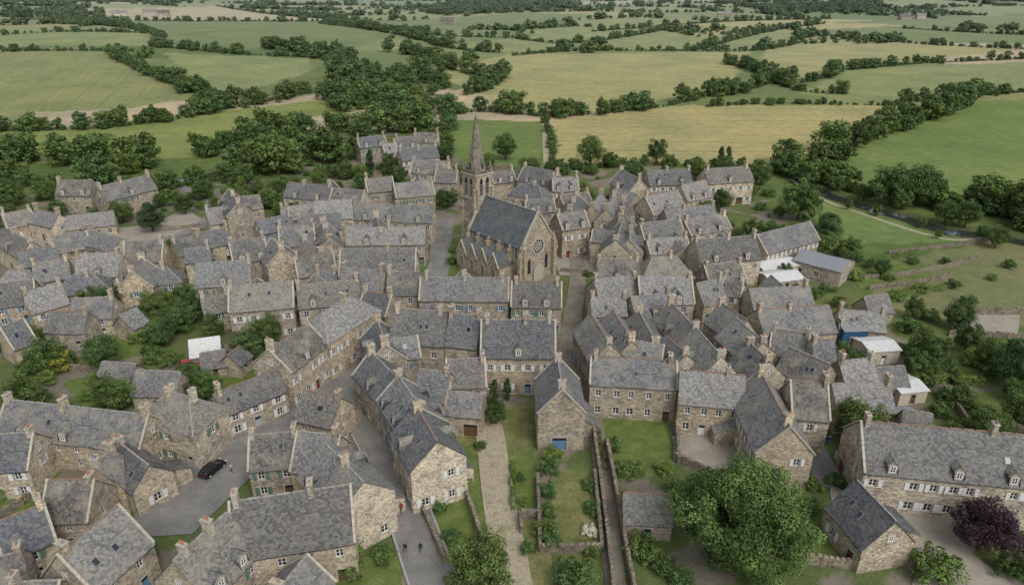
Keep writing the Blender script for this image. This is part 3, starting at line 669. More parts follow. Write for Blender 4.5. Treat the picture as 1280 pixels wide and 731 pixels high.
def sheet(name,pts,mat,jit=0.0):
    lay[0]+=1; z=0.02+.004*lay[0]; w=[P(*p)[:2] for p in pts]; out=[]; rr=random.Random(lay[0])
    if mat in('asphalt','gravel'): SHEETS.append(w)
    for i in range(len(w)):
        a,b=w[i],w[(i+1)%len(w)]; L=math.hypot(b[0]-a[0],b[1]-a[1]); n=max(1,int(L/1.2)) if jit else 1
        for k in range(n): out.append((a[0]+(b[0]-a[0])*k/n+rr.uniform(-jit,jit),a[1]+(b[1]-a[1])*k/n+rr.uniform(-jit,jit),z))
    B=MB([mat]); B.poly(out,mat); o=B.obj(name)
    if o.data.polygons[0].normal.z<0: o.data.flip_normals()
    return o
sheet('garden_soil_court',[(560,520),(670,500),(672,600),(668,640),(690,760),(560,760),(598,680),(570,590)],'rough',.25)
for pts in ([(78,478),(128,466),(196,482),(192,508),(110,514)],[(98,436),(140,416),(188,418),(196,440),(120,456)],[(528,620),(590,612),(602,660),(560,690),(540,655)],
 [(572,560),(592,556),(606,600),(618,660),(604,668),(586,620)],[(638,575),(668,560),(668,655),(645,640)],
 [(748,520),(832,520),(842,590),(775,602),(757,580)],[(985,640),(1040,625),(1070,690),(990,698)],[(130,700),(180,670),(200,690),(150,760),(125,760)],[(415,700),(500,690),(505,760),(400,760)],
 [(0,610),(60,572),(78,590),(20,650),(0,650)],[(700,308),(732,305),(742,316),(725,328),(702,322)],[(250,470),(330,440),(340,465),(270,492)],
 [(1190,495),(1265,485),(1290,520),(1215,535)],[(1060,335),(1112,328),(1125,352),(1075,362)],[(1100,330),(1150,325),(1165,345),(1128,352)],[(1210,690),(1290,660),(1300,725),(1250,712)],[(160,352),(200,340),(225,350),(180,368)],
 [(210,360),(245,352),(250,375),(215,380)],[(300,248),(345,240),(350,262),(312,272)],[(560,300),(575,296),(578,335),(562,338)],[(1140,440),(1260,425),(1290,450),(1160,458)],[(860,545),(890,540),(905,560),(868,570)],
 [(120,395),(230,380),(250,410),(150,420)],[(40,405),(100,400),(110,425),(50,440)],[(255,385),(330,385),(325,410),(262,415)]):
    sheet('lawn',pts,'lawn',.18)
sheet('kitchen_garden',[(690,588),(742,588),(750,684),(676,684)],'rough',.1)
sheet('rough_meadow',[(640,655),(680,640),(700,760),(660,760)],'rough',.3)
sheet('paved_terrace',[(1185,394),(1275,394),(1272,420),(1190,416)],'gravel')
sheet('gravel_court',[(1030,560),(1075,640),(1150,625),(1300,655),(1215,690),(1245,715),(1300,720),(1300,780),(1130,780),(1150,690),(1040,640)],'gravel',.2)
sheet('gravel_court',[(840,545),(950,530),(985,570),(985,612),(900,600),(845,575)],'gravel',.2)
sheet('church_square',[(690,292),(745,290),(768,330),(735,345),(700,345),(690,320)],'gravel',.2)
sheet('gravel_court',[(20,300),(180,282),(235,262),(262,282),(200,306),(40,320)],'gravel',.3)
sheet('village_square',[(165,620),(205,605),(270,558),(330,520),(372,494),(425,462),(447,480),(452,512),(400,540),(330,580),(305,605),(240,668),(170,672)],'asphalt')
R1=[P(*q)[:2] for q in [(575,800),(540,722),(516,655),(496,600),(466,545),(444,508),(440,480),(456,450),(478,425),(500,398),(535,370),(548,335),(552,300),(556,275)]]
r1o,L1,Rr1=strip('main_street',R1,5.6,'asphalt',0.15)
KB=MB(['kerb'])
def kerb(B,pl,off):
    for i in range(len(pl)-1):
        a,b=Vector(pl[i]),Vector(pl[i+1]); d=(b-a)
        if d.length<.05: continue
        n=Vector((-d.y,d.x,0)).normalized()*off; B.box(((a.x+b.x)/2+n.x,(a.y+b.y)/2+n.y,0.15),(d.length,.3,.28),'kerb',Matrix.Rotation(math.atan2(d.y,d.x),3,'Z'))
kerb(KB,Rr1[:46],-.15); kerb(KB,L1[:24],.15); KB.obj('street_kerb')
strip('church_street',[P(*q)[:2] for q in [(712,480),(710,440),(715,400),(720,370),(722,345),(718,315),(700,290)]],4.0,'path',.16)
strip('garden_alley',[P(*q)[:2] for q in [(778,790),(766,700),(758,620),(748,555),(738,500),(722,470)]],2.6,'path',.165)
strip('east_lane',[P(*q)[:2] for q in [(1040,610),(1015,560),(1000,535)]],4,'asphalt',.17)
strip('back_lane',[P(*q)[:2] for q in [(865,340),(876,370),(905,400),(930,440),(945,480)]],3.6,'asphalt',.175)
strip('west_lane',[P(*q)[:2] for q in [(60,340),(130,330),(190,305),(240,288),(268,262),(240,240),(215,232)]],4,'asphalt',.18)
strip('river_path',[G(*q)[:2] for q in [(985,222),(1030,250),(1080,268),(1140,288),(1190,300),(1240,296)]],1.6,'dirt',.05,terr=True)
strip('farm_track',[G(*q)[:2] for q in [(683,150),(683,175),(685,206)]],3.5,'dirt',.06,terr=True)
strip('dirt_track',[P(*q)[:2] for q in [(650,800),(640,715),(626,640),(618,585),(612,540),(606,515)]],4.6,'dirt',.185)
# ---------------------------------------------------------------- stone walls
def stonewall(pts,h=1.5,th=.45):
    w=[Vector((*P(*p)[:2],0)) for p in pts]; rr=random.Random(int(pts[0][0]*3+pts[0][1])); B=MB(['wallstone'])
    for a,b in zip(w[:-1],w[1:]):
        d=b-a; n=max(1,int(d.length/.7)); R3=Matrix.Rotation(math.atan2(d.y,d.x),3,'Z')
        for i in range(n):
            c=a+d*(i+.5)/n; hh=h+rr.uniform(-.14,.12); B.box((c.x+rr.uniform(-.04,.04),c.y+rr.uniform(-.04,.04),hh/2),(d.length/n+.004,th+rr.uniform(-.07,.07),hh),'wallstone',R3)
            if rr.random()<.85: B.box((c.x,c.y,hh+.08),(d.length/n*rr.uniform(.6,.92),th+rr.uniform(-.02,.14),.16),'wallstone',R3,top=.7)
    return B.obj('stone_wall')
for pts,h in (([(738,520),(748,590),(757,660),(768,760)],1.9),([(758,560),(768,610),(780,680),(795,760)],1.9),([(672,600),(675,690),(752,690),(743,595)],1.5),([(650,648),(672,648)],1.6),([(650,648),(652,668)],1.6),
 ([(572,594),(590,640),(606,690)],1.5),([(520,622),(540,665),(556,705)],1.2),([(980,700),(1078,712)],1.5),([(1075,690),(1078,712)],1.4),([(765,522),(760,500)],1.5),
 ([(1065,350),(1130,345),(1195,332),(1225,322)],1.0),([(1085,362),(1160,352),(1190,345)],.9),([(1180,392),(1280,392)],1.3),([(1185,420),(1280,424)],1.3),([(75,462),(130,466)],1.3),([(0,650),(30,630),(62,602)],1.3),
 ([(842,575),(900,600),(925,604)],1.5),([(845,540),(848,580)],1.5),([(200,290),(250,284)],1.2),([(30,458),(82,440),(100,425)],1.2),([(1120,490),(1180,488),(1215,540)],1.2),([(700,340),(735,342)],1.0),([(985,625),(995,640)],1.3),([(340,520),(372,500)],1.1),([(640,210),(560,208)],1.3),([(1110,318),(1260,300)],.9)):
    stonewall(pts,h)
# ---------------------------------------------------------------- vegetation
def leafquads(c,n,s,rng):
    r=rng.normal(size=c.shape); t=np.cross(n,r); t/=np.linalg.norm(t,axis=1,keepdims=True)+1e-9; b=np.cross(n,t)
    s=s[:,None]; v=np.stack([c+t*s,c+b*s*.62,c-t*s,c-b*s*.62],1).reshape(-1,3)
    q=np.arange(len(v)).reshape(-1,4); return v,q
def tubes(segs,n=7):
    V=[];Q=[]
    for p0,p1,r0,r1 in segs:
        p0=np.array(p0,float);p1=np.array(p1,float); d=p1-p0; d/=np.linalg.norm(d)+1e-9; a=np.cross(d,[.3,.9,.1]); a/=np.linalg.norm(a); b=np.cross(d,a); o=len(V)
        for p,r in ((p0,r0),(p1,r1)):
            for i in range(n): th=2*math.pi*i/n; V.append(p+r*(math.cos(th)*a+math.sin(th)*b))
        for i in range(n): j=(i+1)%n; Q.append((o+i,o+j,o+n+j,o+n+i))
    return np.array(V),np.array(Q)
def clumps_to_leaves(cen,rad_,per,ls,rng,bright,flat=.8):
    k=np.repeat(np.arange(len(cen)),per); d=rng.normal(size=(len(k),3)); d/=np.linalg.norm(d,axis=1,keepdims=True)
    rr=rad_[k]*rng.uniform(.6,1.08,len(k)); pos=cen[k]+d*rr[:,None]*np.array([1,1,flat])
    nn=d*.9+rng.normal(size=d.shape)*.35+np.array([0,0,.15]); nn/=np.linalg.norm(nn,axis=1,keepdims=True)
    br=bright[k]*rng.uniform(.75,1.25,len(k)); s=ls*rng.uniform(.7,1.3,len(k))
    v,q=leafquads(pos,nn,s,rng); c=np.ones((len(k),4)); c[:,0]=br*rng.uniform(.9,1.12,len(k)); c[:,1]=br; c[:,2]=br*rng.uniform(.85,1.1,len(k))
    return v,q,np.repeat(c,4,0)
def tree_mesh(name,H,R,ncl,per,ls,seed,mat='leaf',base=.22,shape='round',trunk=True,crs=.30):
    rng=np.random.default_rng(seed); cz=H*(base+(1-base)/2); rz=H*(1-base)/2
    i_=np.arange(ncl)+.5; ph=np.arccos(1-2*i_/ncl); th=np.pi*(1+5**.5)*i_
    d=np.stack([np.cos(th)*np.sin(ph),np.sin(th)*np.sin(ph),np.cos(ph)],1)+rng.normal(size=(ncl,3))*.18; d/=np.linalg.norm(d,axis=1,keepdims=True)
    if shape=='dome': d[:,2]=np.abs(d[:,2]); cz=H*.2; rz=H*.8
    rr=np.where(rng.uniform(size=ncl)<.72,rng.uniform(.66,.88,ncl),rng.uniform(.3,.6,ncl))
    lump=1+.15*np.sin(3*np.arctan2(d[:,1],d[:,0])+seed)+.08*np.sin(5*d[:,2]+seed)
    cen=d*rr[:,None]*lump[:,None]*np.array([R,R,rz])+np.array([0,0,cz])
    if shape=='column':
        t=rng.uniform(0,1,ncl); a=rng.uniform(0,6.28,ncl); q=R*.65*np.sin(np.pi*np.clip(t*.85+.12,0,1))**.7
        cen=np.stack([q*np.cos(a),q*np.sin(a),H*(.05+.92*t)],1)
    cr=np.full(ncl,R*crs)*rng.uniform(.65,1.3,ncl)
    if shape=='column': cr=R*.45*rng.uniform(.7,1.1,ncl)
    br=rng.uniform(.58,1.42,ncl)
    v,q,c=clumps_to_leaves(cen,cr,per,ls,rng,br); mi=np.zeros(len(q),int)
    if trunk:
        tr=H*.022+.06; segs=[((0,0,-.3),(0.05*H*.1,0,H*.25),tr*1.25,tr*.9),((0.05*H*.1,0,H*.25),(0,0.02*H,H*.6),tr*.9,tr*.45)]
        for i in range(0,ncl,max(1,ncl//14)):
            m=(cen[i]*.45+np.array([0,0,H*.2])); segs.append(((0,0,H*.25),m,tr*.5,tr*.28)); segs.append((m,cen[i],tr*.28,tr*.08))
        tv,tq=tubes(segs); q=np.vstack([q,tq+len(v)]); v=np.vstack([v,tv]); c=np.vstack([c,np.ones((len(tv),4))]); mi=np.concatenate([mi,np.ones(len(tq),int)])
    return npmesh(name,v,q,[mat,'bark'],mi,c)
big=tree_mesh('oak_big',17.0,8.0,210,300,.17,1,base=.04,crs=.20)
T8=[tree_mesh('tree_a',9,4.1,76,130,.17,2,crs=.27,base=.14),tree_mesh('tree_b',9,3.6,66,130,.17,3,base=.12,crs=.28),tree_mesh('tree_c',9,4.6,90,120,.18,4,base=.1,crs=.26)]
BU=[tree_mesh('shrub_a',3,1.8,38,70,.12,5,'leaf_light',0.0,'dome',False),tree_mesh('shrub_b',3,1.6,34,70,.12,6,'leaf',0.0,'dome',False),tree_mesh('shrub_c',2.6,1.8,38,60,.12,7,'leaf',0.0,'dome',False)]
COL=tree_mesh('cypress',10,1.5,60,80,.17,8,'leaf_dark',0,'column')
def withmat(me,mat):
    m=me.copy(); m.materials[0]=M[mat]; return m
rt=random.Random(77)
def put(me,name,px,py,s=1.0,sz=None):
    q=G(px,py); o=bpy.data.objects.new(name,me); o.location=q; o.rotation_euler=(0,0,rt.uniform(0,6.28)); o.scale=(s,s,sz if sz else s); return link(o)
put(big,'oak_tree',920,712,1.0)
put(T8[2],'round_tree',600,736,.9); put(withmat(BU[0],'leaf'),'round_shrub',717,735,1.5); put(withmat(T8[0],'leaf_purple'),'copper_beech_tree',1222,686,.95,.85)
put(BU[0],'round_shrub',1165,722,1.6); put(withmat(T8[1],'leaf_dark'),'round_tree',192,290,1.1,.95); put(T8[0],'garden_tree',632,200,1.15); put(T8[0],'garden_tree',738,208,1.3); put(T8[1],'garden_tree',820,205,1.1)
for x_,y_ in ((899,212),(908,212),(464,222)): put(COL,'cypress_tree',x_,y_,.9 if x_>800 else 1.05)
put(T8[2],'riverside_tree',997,275,1.4);put(T8[2],'riverside_tree',1112,256,1.5);put(T8[0],'riverside_tree',1142,258,1.5);put(T8[1],'riverside_tree',1162,256,1.2)
for x_,y_,s_ in ((1045,238,.6),(1060,262,.35),(1095,270,.4),(1125,262,.7),(1150,284,.35),(1180,280,.8),(1205,284,.9),(1228,300,.5),(1172,298,.3),(1020,228,.9),(1078,250,.6)): put(T8[rt.randrange(3)],'riverside_tree',x_,y_,s_)
put(T8[0],'garden_tree',1268,488,1.1); put(T8[1],'garden_tree',1150,455,.8); put(T8[0],'garden_tree',1280,545,1.0); put(withmat(BU[0],'leaf_yellow'),'golden_shrub',74,462,1.6); put(withmat(BU[1],'leaf'),'laurel_shrub',22,440,2.0);put(withmat(BU[0],'leaf'),'laurel_shrub',45,432,1.6)
put(T8[1],'garden_tree',488,218,.9); put(T8[0],'garden_tree',500,230,.7);put(T8[1],'garden_tree',900,388,.7);put(T8[0],'garden_tree',1032,310,.9);put(T8[0],'garden_tree',870,225,.9);put(T8[0],'garden_tree',760,210,.7)
put(T8[0],'riverside_tree',1243,310,.7);put(withmat(BU[0],'leaf_flower'),'flowering_shrub',737,668,.6)
put(COL,'yew_tree',618,508,.55);put(COL,'yew_tree',634,500,.45);put(T8[1],'garden_tree',620,530,.5)
for x_,y_,s_ in ((255,250,.8),(335,262,.6),(310,232,.8),(270,262,.5),(232,268,.7),(60,250,.8),(20,250,.9),(430,222,.8),(950,232,.9),(935,250,.6),(1195,412,.7),(1235,460,.7),(1170,470,.6),(1100,345,.5),(1140,398,.6),(980,350,.5),(205,330,.5),(120,335,.5),(350,345,.4),(230,385,.6),(1205,440,.7),(860,245,.6),(700,225,.5),(585,262,.5)):
    put(T8[rt.randrange(3)],'garden_tree',x_,y_,s_)
for x_,y_,s_ in [(180,425,1.6),(200,428,1.5),(215,415,1.6),(190,402,1.7),(168,402,1.4),(225,400,1.4),(210,388,1.6),(185,385,1.3),(240,345,1.3),(686,590,1.1),(684,620,1),(684,645,.9),(683,668,1.1),(688,682,1),(738,610,.8),(741,640,.9),(740,690,.8),
  (690,575,1.2),(575,575,.7),(528,618,1),(310,530,.8),(330,512,.8),(430,700,1.4),(440,720,1.2),(480,700,1.0),(765,560,1),(785,590,1.2),(830,590,1.0),(850,620,1.3),(870,640,1.0),(1120,575,1),(1185,475,1.5),(1200,505,1.5),(1170,520,1.3),(1240,470,1.5),
  (1215,455,1.4),(1250,440,1.3),(1135,415,1.5),(1160,400,1.4),(1120,375,1.2),(1175,440,1.5),(1110,350,1),(1150,365,1.3),(1190,360,1.1),(1085,335,1),(1140,330,1.0),(1260,335,1.0),(1005,640,1.2),(1015,610,1),(1045,605,1),(990,655,1.3),(1100,590,.9),
  (15,600,1.4),(140,720,1.5),(165,700,1.3),(180,695,1.2),(150,745,1.4),(35,470,1.4),(60,480,1.2),(120,415,1.5),(148,415,1.3),(100,400,1.2),(250,300,1.3),(300,262,1.6),(330,252,1.5),(345,245,1.4),(260,248,1.4),(240,250,1.5),(420,218,1.6),(400,220,1.5),(510,240,1.2),(565,330,1),(567,315,1),
  (735,345,.8),(880,240,1.2),(840,218,1.2),(925,250,1.5),(950,262,1.4),(940,240,1.3),(960,245,1.6),(975,300,1.2),(895,355,1.1),(905,372,1.2),(1270,720,1.6),(1290,690,1.5),(812,700,1.0),(800,690,1.2),(830,715,1.1),(850,730,1.2),(655,205,1.3),(700,208,1.3),(590,215,1.2),
  (90,430,1.1),(110,500,.9),(190,500,.9),(240,455,1),(1090,385,1),(1210,380,1.2),(1240,350,.9),(1180,330,.9),(1130,440,1.1),(1060,415,.9),(1280,470,1.3),(1225,520,1.2),(1180,500,1.1),(600,560,.6),(583,600,.6),(650,600,.6),(655,630,.5),(660,690,.8),(550,640,.7),(565,675,.8)]:
    put(rt.choice(BU),'garden_shrub',x_,y_,s_*rt.uniform(.8,1.05),s_*rt.uniform(.65,.95))
def free(X,Y,r):
    for cx,cy,c,s,hx,hy in FOOT:
        dx,dy=X-cx,Y-cy
        if abs(dx*c+dy*s)<hx+r and abs(-dx*s+dy*c)<hy+r: return False
    for pl,hw in ROADS:
        for p in pl:
            if (p[0]-X)**2+(p[1]-Y)**2<(hw+r+.6)**2: return False
    for w_ in SHEETS:
        if pip(np.array([X]),np.array([Y]),w_)[0]: return False
    return True
cnt=[0,0]
for i in range(4200):
    Yv=rt.uniform(88,262); Xv=rt.uniform(-.8,.8)*(Yv+10)
    if abs(Xv)<12 and Yv<110: continue
    if not pip(np.array([Xv]),np.array([Yv]),VILLAGE)[0]: continue
    edge=abs(Xv)/(Yv+10)
    if rt.random()<.45*edge+.10 and cnt[0]<125 and free(Xv,Yv,1.7):
        o=bpy.data.objects.new('garden_tree',T8[rt.randrange(3)]); s_=rt.uniform(.4,.9); cnt[0]+=1
    elif cnt[1]<250 and free(Xv,Yv,.9):
        o=bpy.data.objects.new('garden_shrub',BU[rt.randrange(3)]); s_=rt.uniform(.5,1.3); cnt[1]+=1
    else: continue
    o.location=(Xv,Yv,0); o.rotation_euler=(0,0,rt.uniform(0,6.28)); o.scale=(s_,s_*rt.uniform(.85,1.1),s_*rt.uniform(.75,1.05)); link(o)
print('filled',cnt)
def hedge(pts,h,w,mat='leaf_light',name='clipped_hedge'):
    pl=[np.array(G(*p)[:2]) for p in pts]; rng=np.random.default_rng(abs(int(pts[0][0]))); C=[];N=[]
    for a,b in zip(pl[:-1],pl[1:]):
        L=np.linalg.norm(b-a); u=(b-a)/L; nn=np.array([-u[1],u[0]]); k=int(L*(2*h+w)*38)
        s=rng.uniform(0,1,k)*L; p=rng.uniform(0,2*h+w,k); lump=.12*np.sin(s*1.7)+rng.normal(size=k)*.07
        off=np.where(p<h,-w/2-lump,np.where(p<h+w,p-h-w/2,w/2+lump)); zz=np.where(p<h,p,np.where(p<h+w,h+lump,2*h+w-p))
        C.append(np.stack([a[0]+u[0]*s+nn[0]*off,a[1]+u[1]*s+nn[1]*off,zz],1)); nr=np.stack([nn[0]*np.sign(off),nn[1]*np.sign(off),np.ones(k)*.4],1)+rng.normal(size=(k,3))*.5
        N.append(nr/np.linalg.norm(nr,axis=1,keepdims=True))
    C=np.vstack(C);N=np.vstack(N); v,q=leafquads(C,N,.13*rng.uniform(.7,1.3,len(C)),rng); b=rng.uniform(.65,1.3,len(C))*(1+.2*np.sin(C[:,0]*1.3)); c=np.stack([b,b,b,np.ones(len(b))],1)
    link(bpy.data.objects.new(name,npmesh(name,v,q,[mat],None,np.repeat(c,4,0))))
for pts,h,w in (([(-20,640),(30,604),(70,575)],2.0,1.8),([(1140,478),(1185,476),(1228,482)],1.8,1.6),([(165,412),(230,400)],1.8,2.2),([(1190,497),(1180,520),(1210,540)],1.4,1.2),([(1110,372),(1180,362)],1.2,1.2),([(745,540),(755,590)],1.1,.9),([(1090,328),(1150,318)],1.3,1.2),([(120,462),(200,478)],1.2,1.0),([(250,470),(240,485)],1.3,1),([(130,715),(165,680)],1.6,1.6),([(525,612),(560,607)],1.1,.8),([(640,580),(642,640)],.9,.7),([(1195,430),(1280,432)],1.3,1.2)):
    hedge(pts,h,w)
def make_coll(name,meshes):
    c=bpy.data.collections.new(name)
    for i,m in enumerate(meshes): c.objects.link(bpy.data.objects.new(name+'_proto',m))
    return c
FT=make_coll('hedgerow_tree_kinds',[tree_mesh('far_a',10,4.4,34,44,.42,21,base=.02,crs=.32),tree_mesh('far_b',10,3.8,30,44,.42,22,base=.02,crs=.33),tree_mesh('far_c',10,5.2,40,44,.46,23,base=.0,crs=.31),tree_mesh('far_d',10,4.2,34,44,.42,24,base=.04,crs=.32)])
FT2=make_coll('horizon_tree_kinds',[tree_mesh('hz_a',10,5.8,18,26,1.1,31,base=.0,trunk=False),tree_mesh('hz_b',10,5.2,18,26,1.1,32,base=.0,trunk=False)])
def scatter(name,pts,sc,coll):
    pts=np.array(pts,float); n=len(pts); me=bpy.data.meshes.new(name); me.from_pydata([tuple(p) for p in pts],[],[])
    a=me.attributes.new('sc','FLOAT_VECTOR','POINT'); a.data.foreach_set('vector',np.array(sc,np.float32).ravel())
    r=np.zeros((n,3),np.float32); r[:,2]=RNG.uniform(0,6.28,n); a=me.attributes.new('rot','FLOAT_VECTOR','POINT'); a.data.foreach_set('vector',r.ravel())
    a=me.attributes.new('pick','INT','POINT'); a.data.foreach_set('value',RNG.integers(0,8,n).astype(np.int32))
    o=link(bpy.data.objects.new(name,me)); ng=bpy.data.node_groups.new(name,'GeometryNodeTree'); print(name,n)
    ng.interface.new_socket('Geometry',in_out='INPUT',socket_type='NodeSocketGeometry'); ng.interface.new_socket('Geometry',in_out='OUTPUT',socket_type='NodeSocketGeometry')
    N=ng.nodes; gi=N.new('NodeGroupInput'); go=N.new('NodeGroupOutput'); ci=N.new('GeometryNodeCollectionInfo'); ip=N.new('GeometryNodeInstanceOnPoints')
    ci.inputs['Collection'].default_value=coll; ci.inputs['Separate Children'].default_value=True; ci.inputs['Reset Children'].default_value=True
    ip.inputs['Pick Instance'].default_value=True
    def attr(nm,ty):
        k=N.new('GeometryNodeInputNamedAttribute'); k.data_type=ty; k.inputs['Name'].default_value=nm
        return [s for s in k.outputs if s.enabled and s.name=='Attribute'][0]
    l=ng.links.new; l(gi.outputs[0],ip.inputs['Points']); l(ci.outputs[0],ip.inputs['Instance']); l(attr('sc','FLOAT_VECTOR'),ip.inputs['Scale']); l(attr('rot','FLOAT_VECTOR'),ip.inputs['Rotation']); l(attr('pick','INT'),ip.inputs['Instance Index'])
    l(ip.outputs[0],go.inputs[0]); md=o.modifiers.new('scatter','NODES'); md.node_group=ng
    return o
LINES=[
([(-100,165),(60,163),(150,158),(240,146),(275,130)],9,7,4,.15),([(140,68),(175,88),(250,118),(275,132)],9,8,4,.15),([(-100,66),(140,64),(190,68)],6,12,3,.4),
([(70,26),(130,32),(190,42),(200,60)],8,9,4,.3),([(240,144),(330,128),(400,115),(440,128)],10,7,8,.1),([(190,58),(300,68),(400,74),(425,92)],8,8,4,.25),
([(330,60),(420,72),(430,95),(450,110)],11,8,7,.2),([(400,30),(500,44),(560,60),(620,66)],9,10,5,.3),([(500,64),(560,86),(600,96),(625,100),(590,118)],11,8,8,.2),
([(560,142),(600,140),(640,142),(690,148)],10,8,3,.35),([(690,146),(760,142),(820,135),(880,122),(940,112),(960,100)],10,8,4,.3),([(880,134),(960,130),(1060,131),(1150,134)],5,8,2,.4),
([(640,70),(720,64),(830,64),(940,64),(1000,54)],6,11,3,.35),([(905,78),(950,92),(1000,104),(1050,90)],9,10,5,.35),([(960,100),(1000,114),(1060,118)],9,10,4,.4),
([(1210,118),(1190,134),(1150,152),(1090,172),(1040,196),(990,214)],11,7,6,.1),([(1120,130),(1200,122),(1300,114)],8,9,4,.3),([(1060,88),(1150,80),(1280,74)],7,11,3,.35),
([(960,215),(1000,225),(1040,232)],9,8,6,.15),([(1180,256),(1230,266),(1300,280)],9,8,6,.15),([(1060,240),(1100,246),(1180,262)],4,8,2,.5),
([(0,228),(60,232),(130,236)],9,8,5,.2),([(-50,205),(40,200),(110,200),(200,212)],10,7,7,.1),([(200,238),(260,228),(320,216)],6,9,4,.4),
([(300,220),(360,212),(430,200)],10,7,8,.15),([(250,196),(300,178),(380,165)],9,7,6,.15),([(0,44),(90,40),(190,42)],6,12,3,.4),([(860,64),(960,40),(1030,30)],8,10,4,.3),
([(1010,42),(1130,54),(1280,62)],7,11,4,.35),([(420,28),(520,42),(640,48)],8,10,5,.3),([(640,48),(720,54),(840,36)],7,11,3,.35),([(740,40),(900,28),(1040,24)],8,11,5,.3),([(0,26),(110,24),(160,26),(430,27)],7,12,4,.3),
([(270,8),(450,26)],8,12,4,.3),([(1130,36),(1280,44),(1400,46)],7,12,4,.3),([(680,150),(690,180),(690,208)],3,7,1,.4),([(700,214),(800,206),(950,212)],4,6,2,.4),([(560,150),(556,200)],6,6,2,.3),
([(1030,208),(1100,234),(1180,246),(1290,258)],4,7,3,.4)]
rt2=np.random.default_rng(9); pts=[];sc=[]
def addtree(X,Y,h,fat=1.0):
    pts.append((X,Y,float(hgt(X,Y))-.3)); s=h/10*rt2.uniform(.5,1.35); sc.append((s*fat*rt2.uniform(.85,1.2),s*fat*rt2.uniform(.85,1.2),s))
for pl,h,sp,sd,gap in LINES:
    w=smooth(g2(pl),6)
    for a,b in zip(w[:-1],w[1:]):
        L=np.linalg.norm(b-a); n=max(1,int(L/(sp*.62)+rt2.uniform(0,1))); nl=max(1,int(L/2.6))
        for i in range(nl):
            q=a+(b-a)*(i+rt2.uniform(0,1))/nl; addtree(q[0]+rt2.normal()*.4,q[1]+rt2.normal()*.4,2.6+rt2.uniform(-.6,.9),1.2)
        for i in range(n):
            if rt2.uniform()<gap: continue
            q=a+(b-a)*(i+rt2.uniform(0,1))/n
            addtree(q[0]+rt2.normal()*sd*.5,q[1]+rt2.normal()*sd*.6,h,1.1)
WOODS=[([(300,212),(330,178),(400,160),(470,150),(545,130),(560,150),(545,170),(470,172),(440,190),(420,212),(360,222)],11,13),([(400,130),(470,98),(540,98),(565,110),(540,125),(440,145)],11,14),([(-60,232),(-60,210),(60,204),(190,218),(190,236),(120,242)],10,13),
([(410,112),(420,92),(470,88),(500,95)],11,15),([(1200,290),(1195,262),(1400,270),(1420,330),(1290,318)],9,9),([(0,18),(100,14),(130,20),(60,26)],10,14),([(930,8),(1100,4),(1100,16),(960,18)],10,16),([(500,10),(640,6),(700,14),(560,20)],10,16)]
for pl,h,sp in WOODS:
    w=g2(pl); xs=[q[0] for q in w]; ys=[q[1] for q in w]; n=int((max(xs)-min(xs))*(max(ys)-min(ys))/(sp*sp)*1.6)
    n=min(n,1300); X=rt2.uniform(min(xs),max(xs),n);Y=rt2.uniform(min(ys),max(ys),n); mm=pip(X,Y,w)&(np.sin(X/17)*np.sin(Y/23+X/40)>-.45)
    for a,b in zip(X[mm],Y[mm]): addtree(a,b,h*rt2.uniform(.75,1.25),1.1)
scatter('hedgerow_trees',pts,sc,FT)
pts=[];sc=[]
N=420000; Y=np.sort(np.sqrt(rt2.uniform(600.0**2,3300.0**2,N))); X=rt2.uniform(-1,1,N)*(Y*.85+80)
inf=np.zeros(N,bool)
for pl in FPOLY: inf|=pip(X,Y,pl)
X=X[~inf];Y=Y[~inf]
nn_,gap_,sec_=fastnear(X,Y,True,3000)
keep=np.where((gap_<np.where(sec_%4==0,9,3.2))|((nn_%13==3)&(rt2.uniform(size=len(X))<.10)))[0]
if len(keep)>16000: keep=np.sort(rt2.choice(keep,16000,replace=False))
for i in keep: addtree(X[i],Y[i],(8.5 if rt2.uniform()<.35 else 4.5)+min(2,Y[i]/1500),1.25)
scatter('distant_tree_line',pts,sc,FT2)
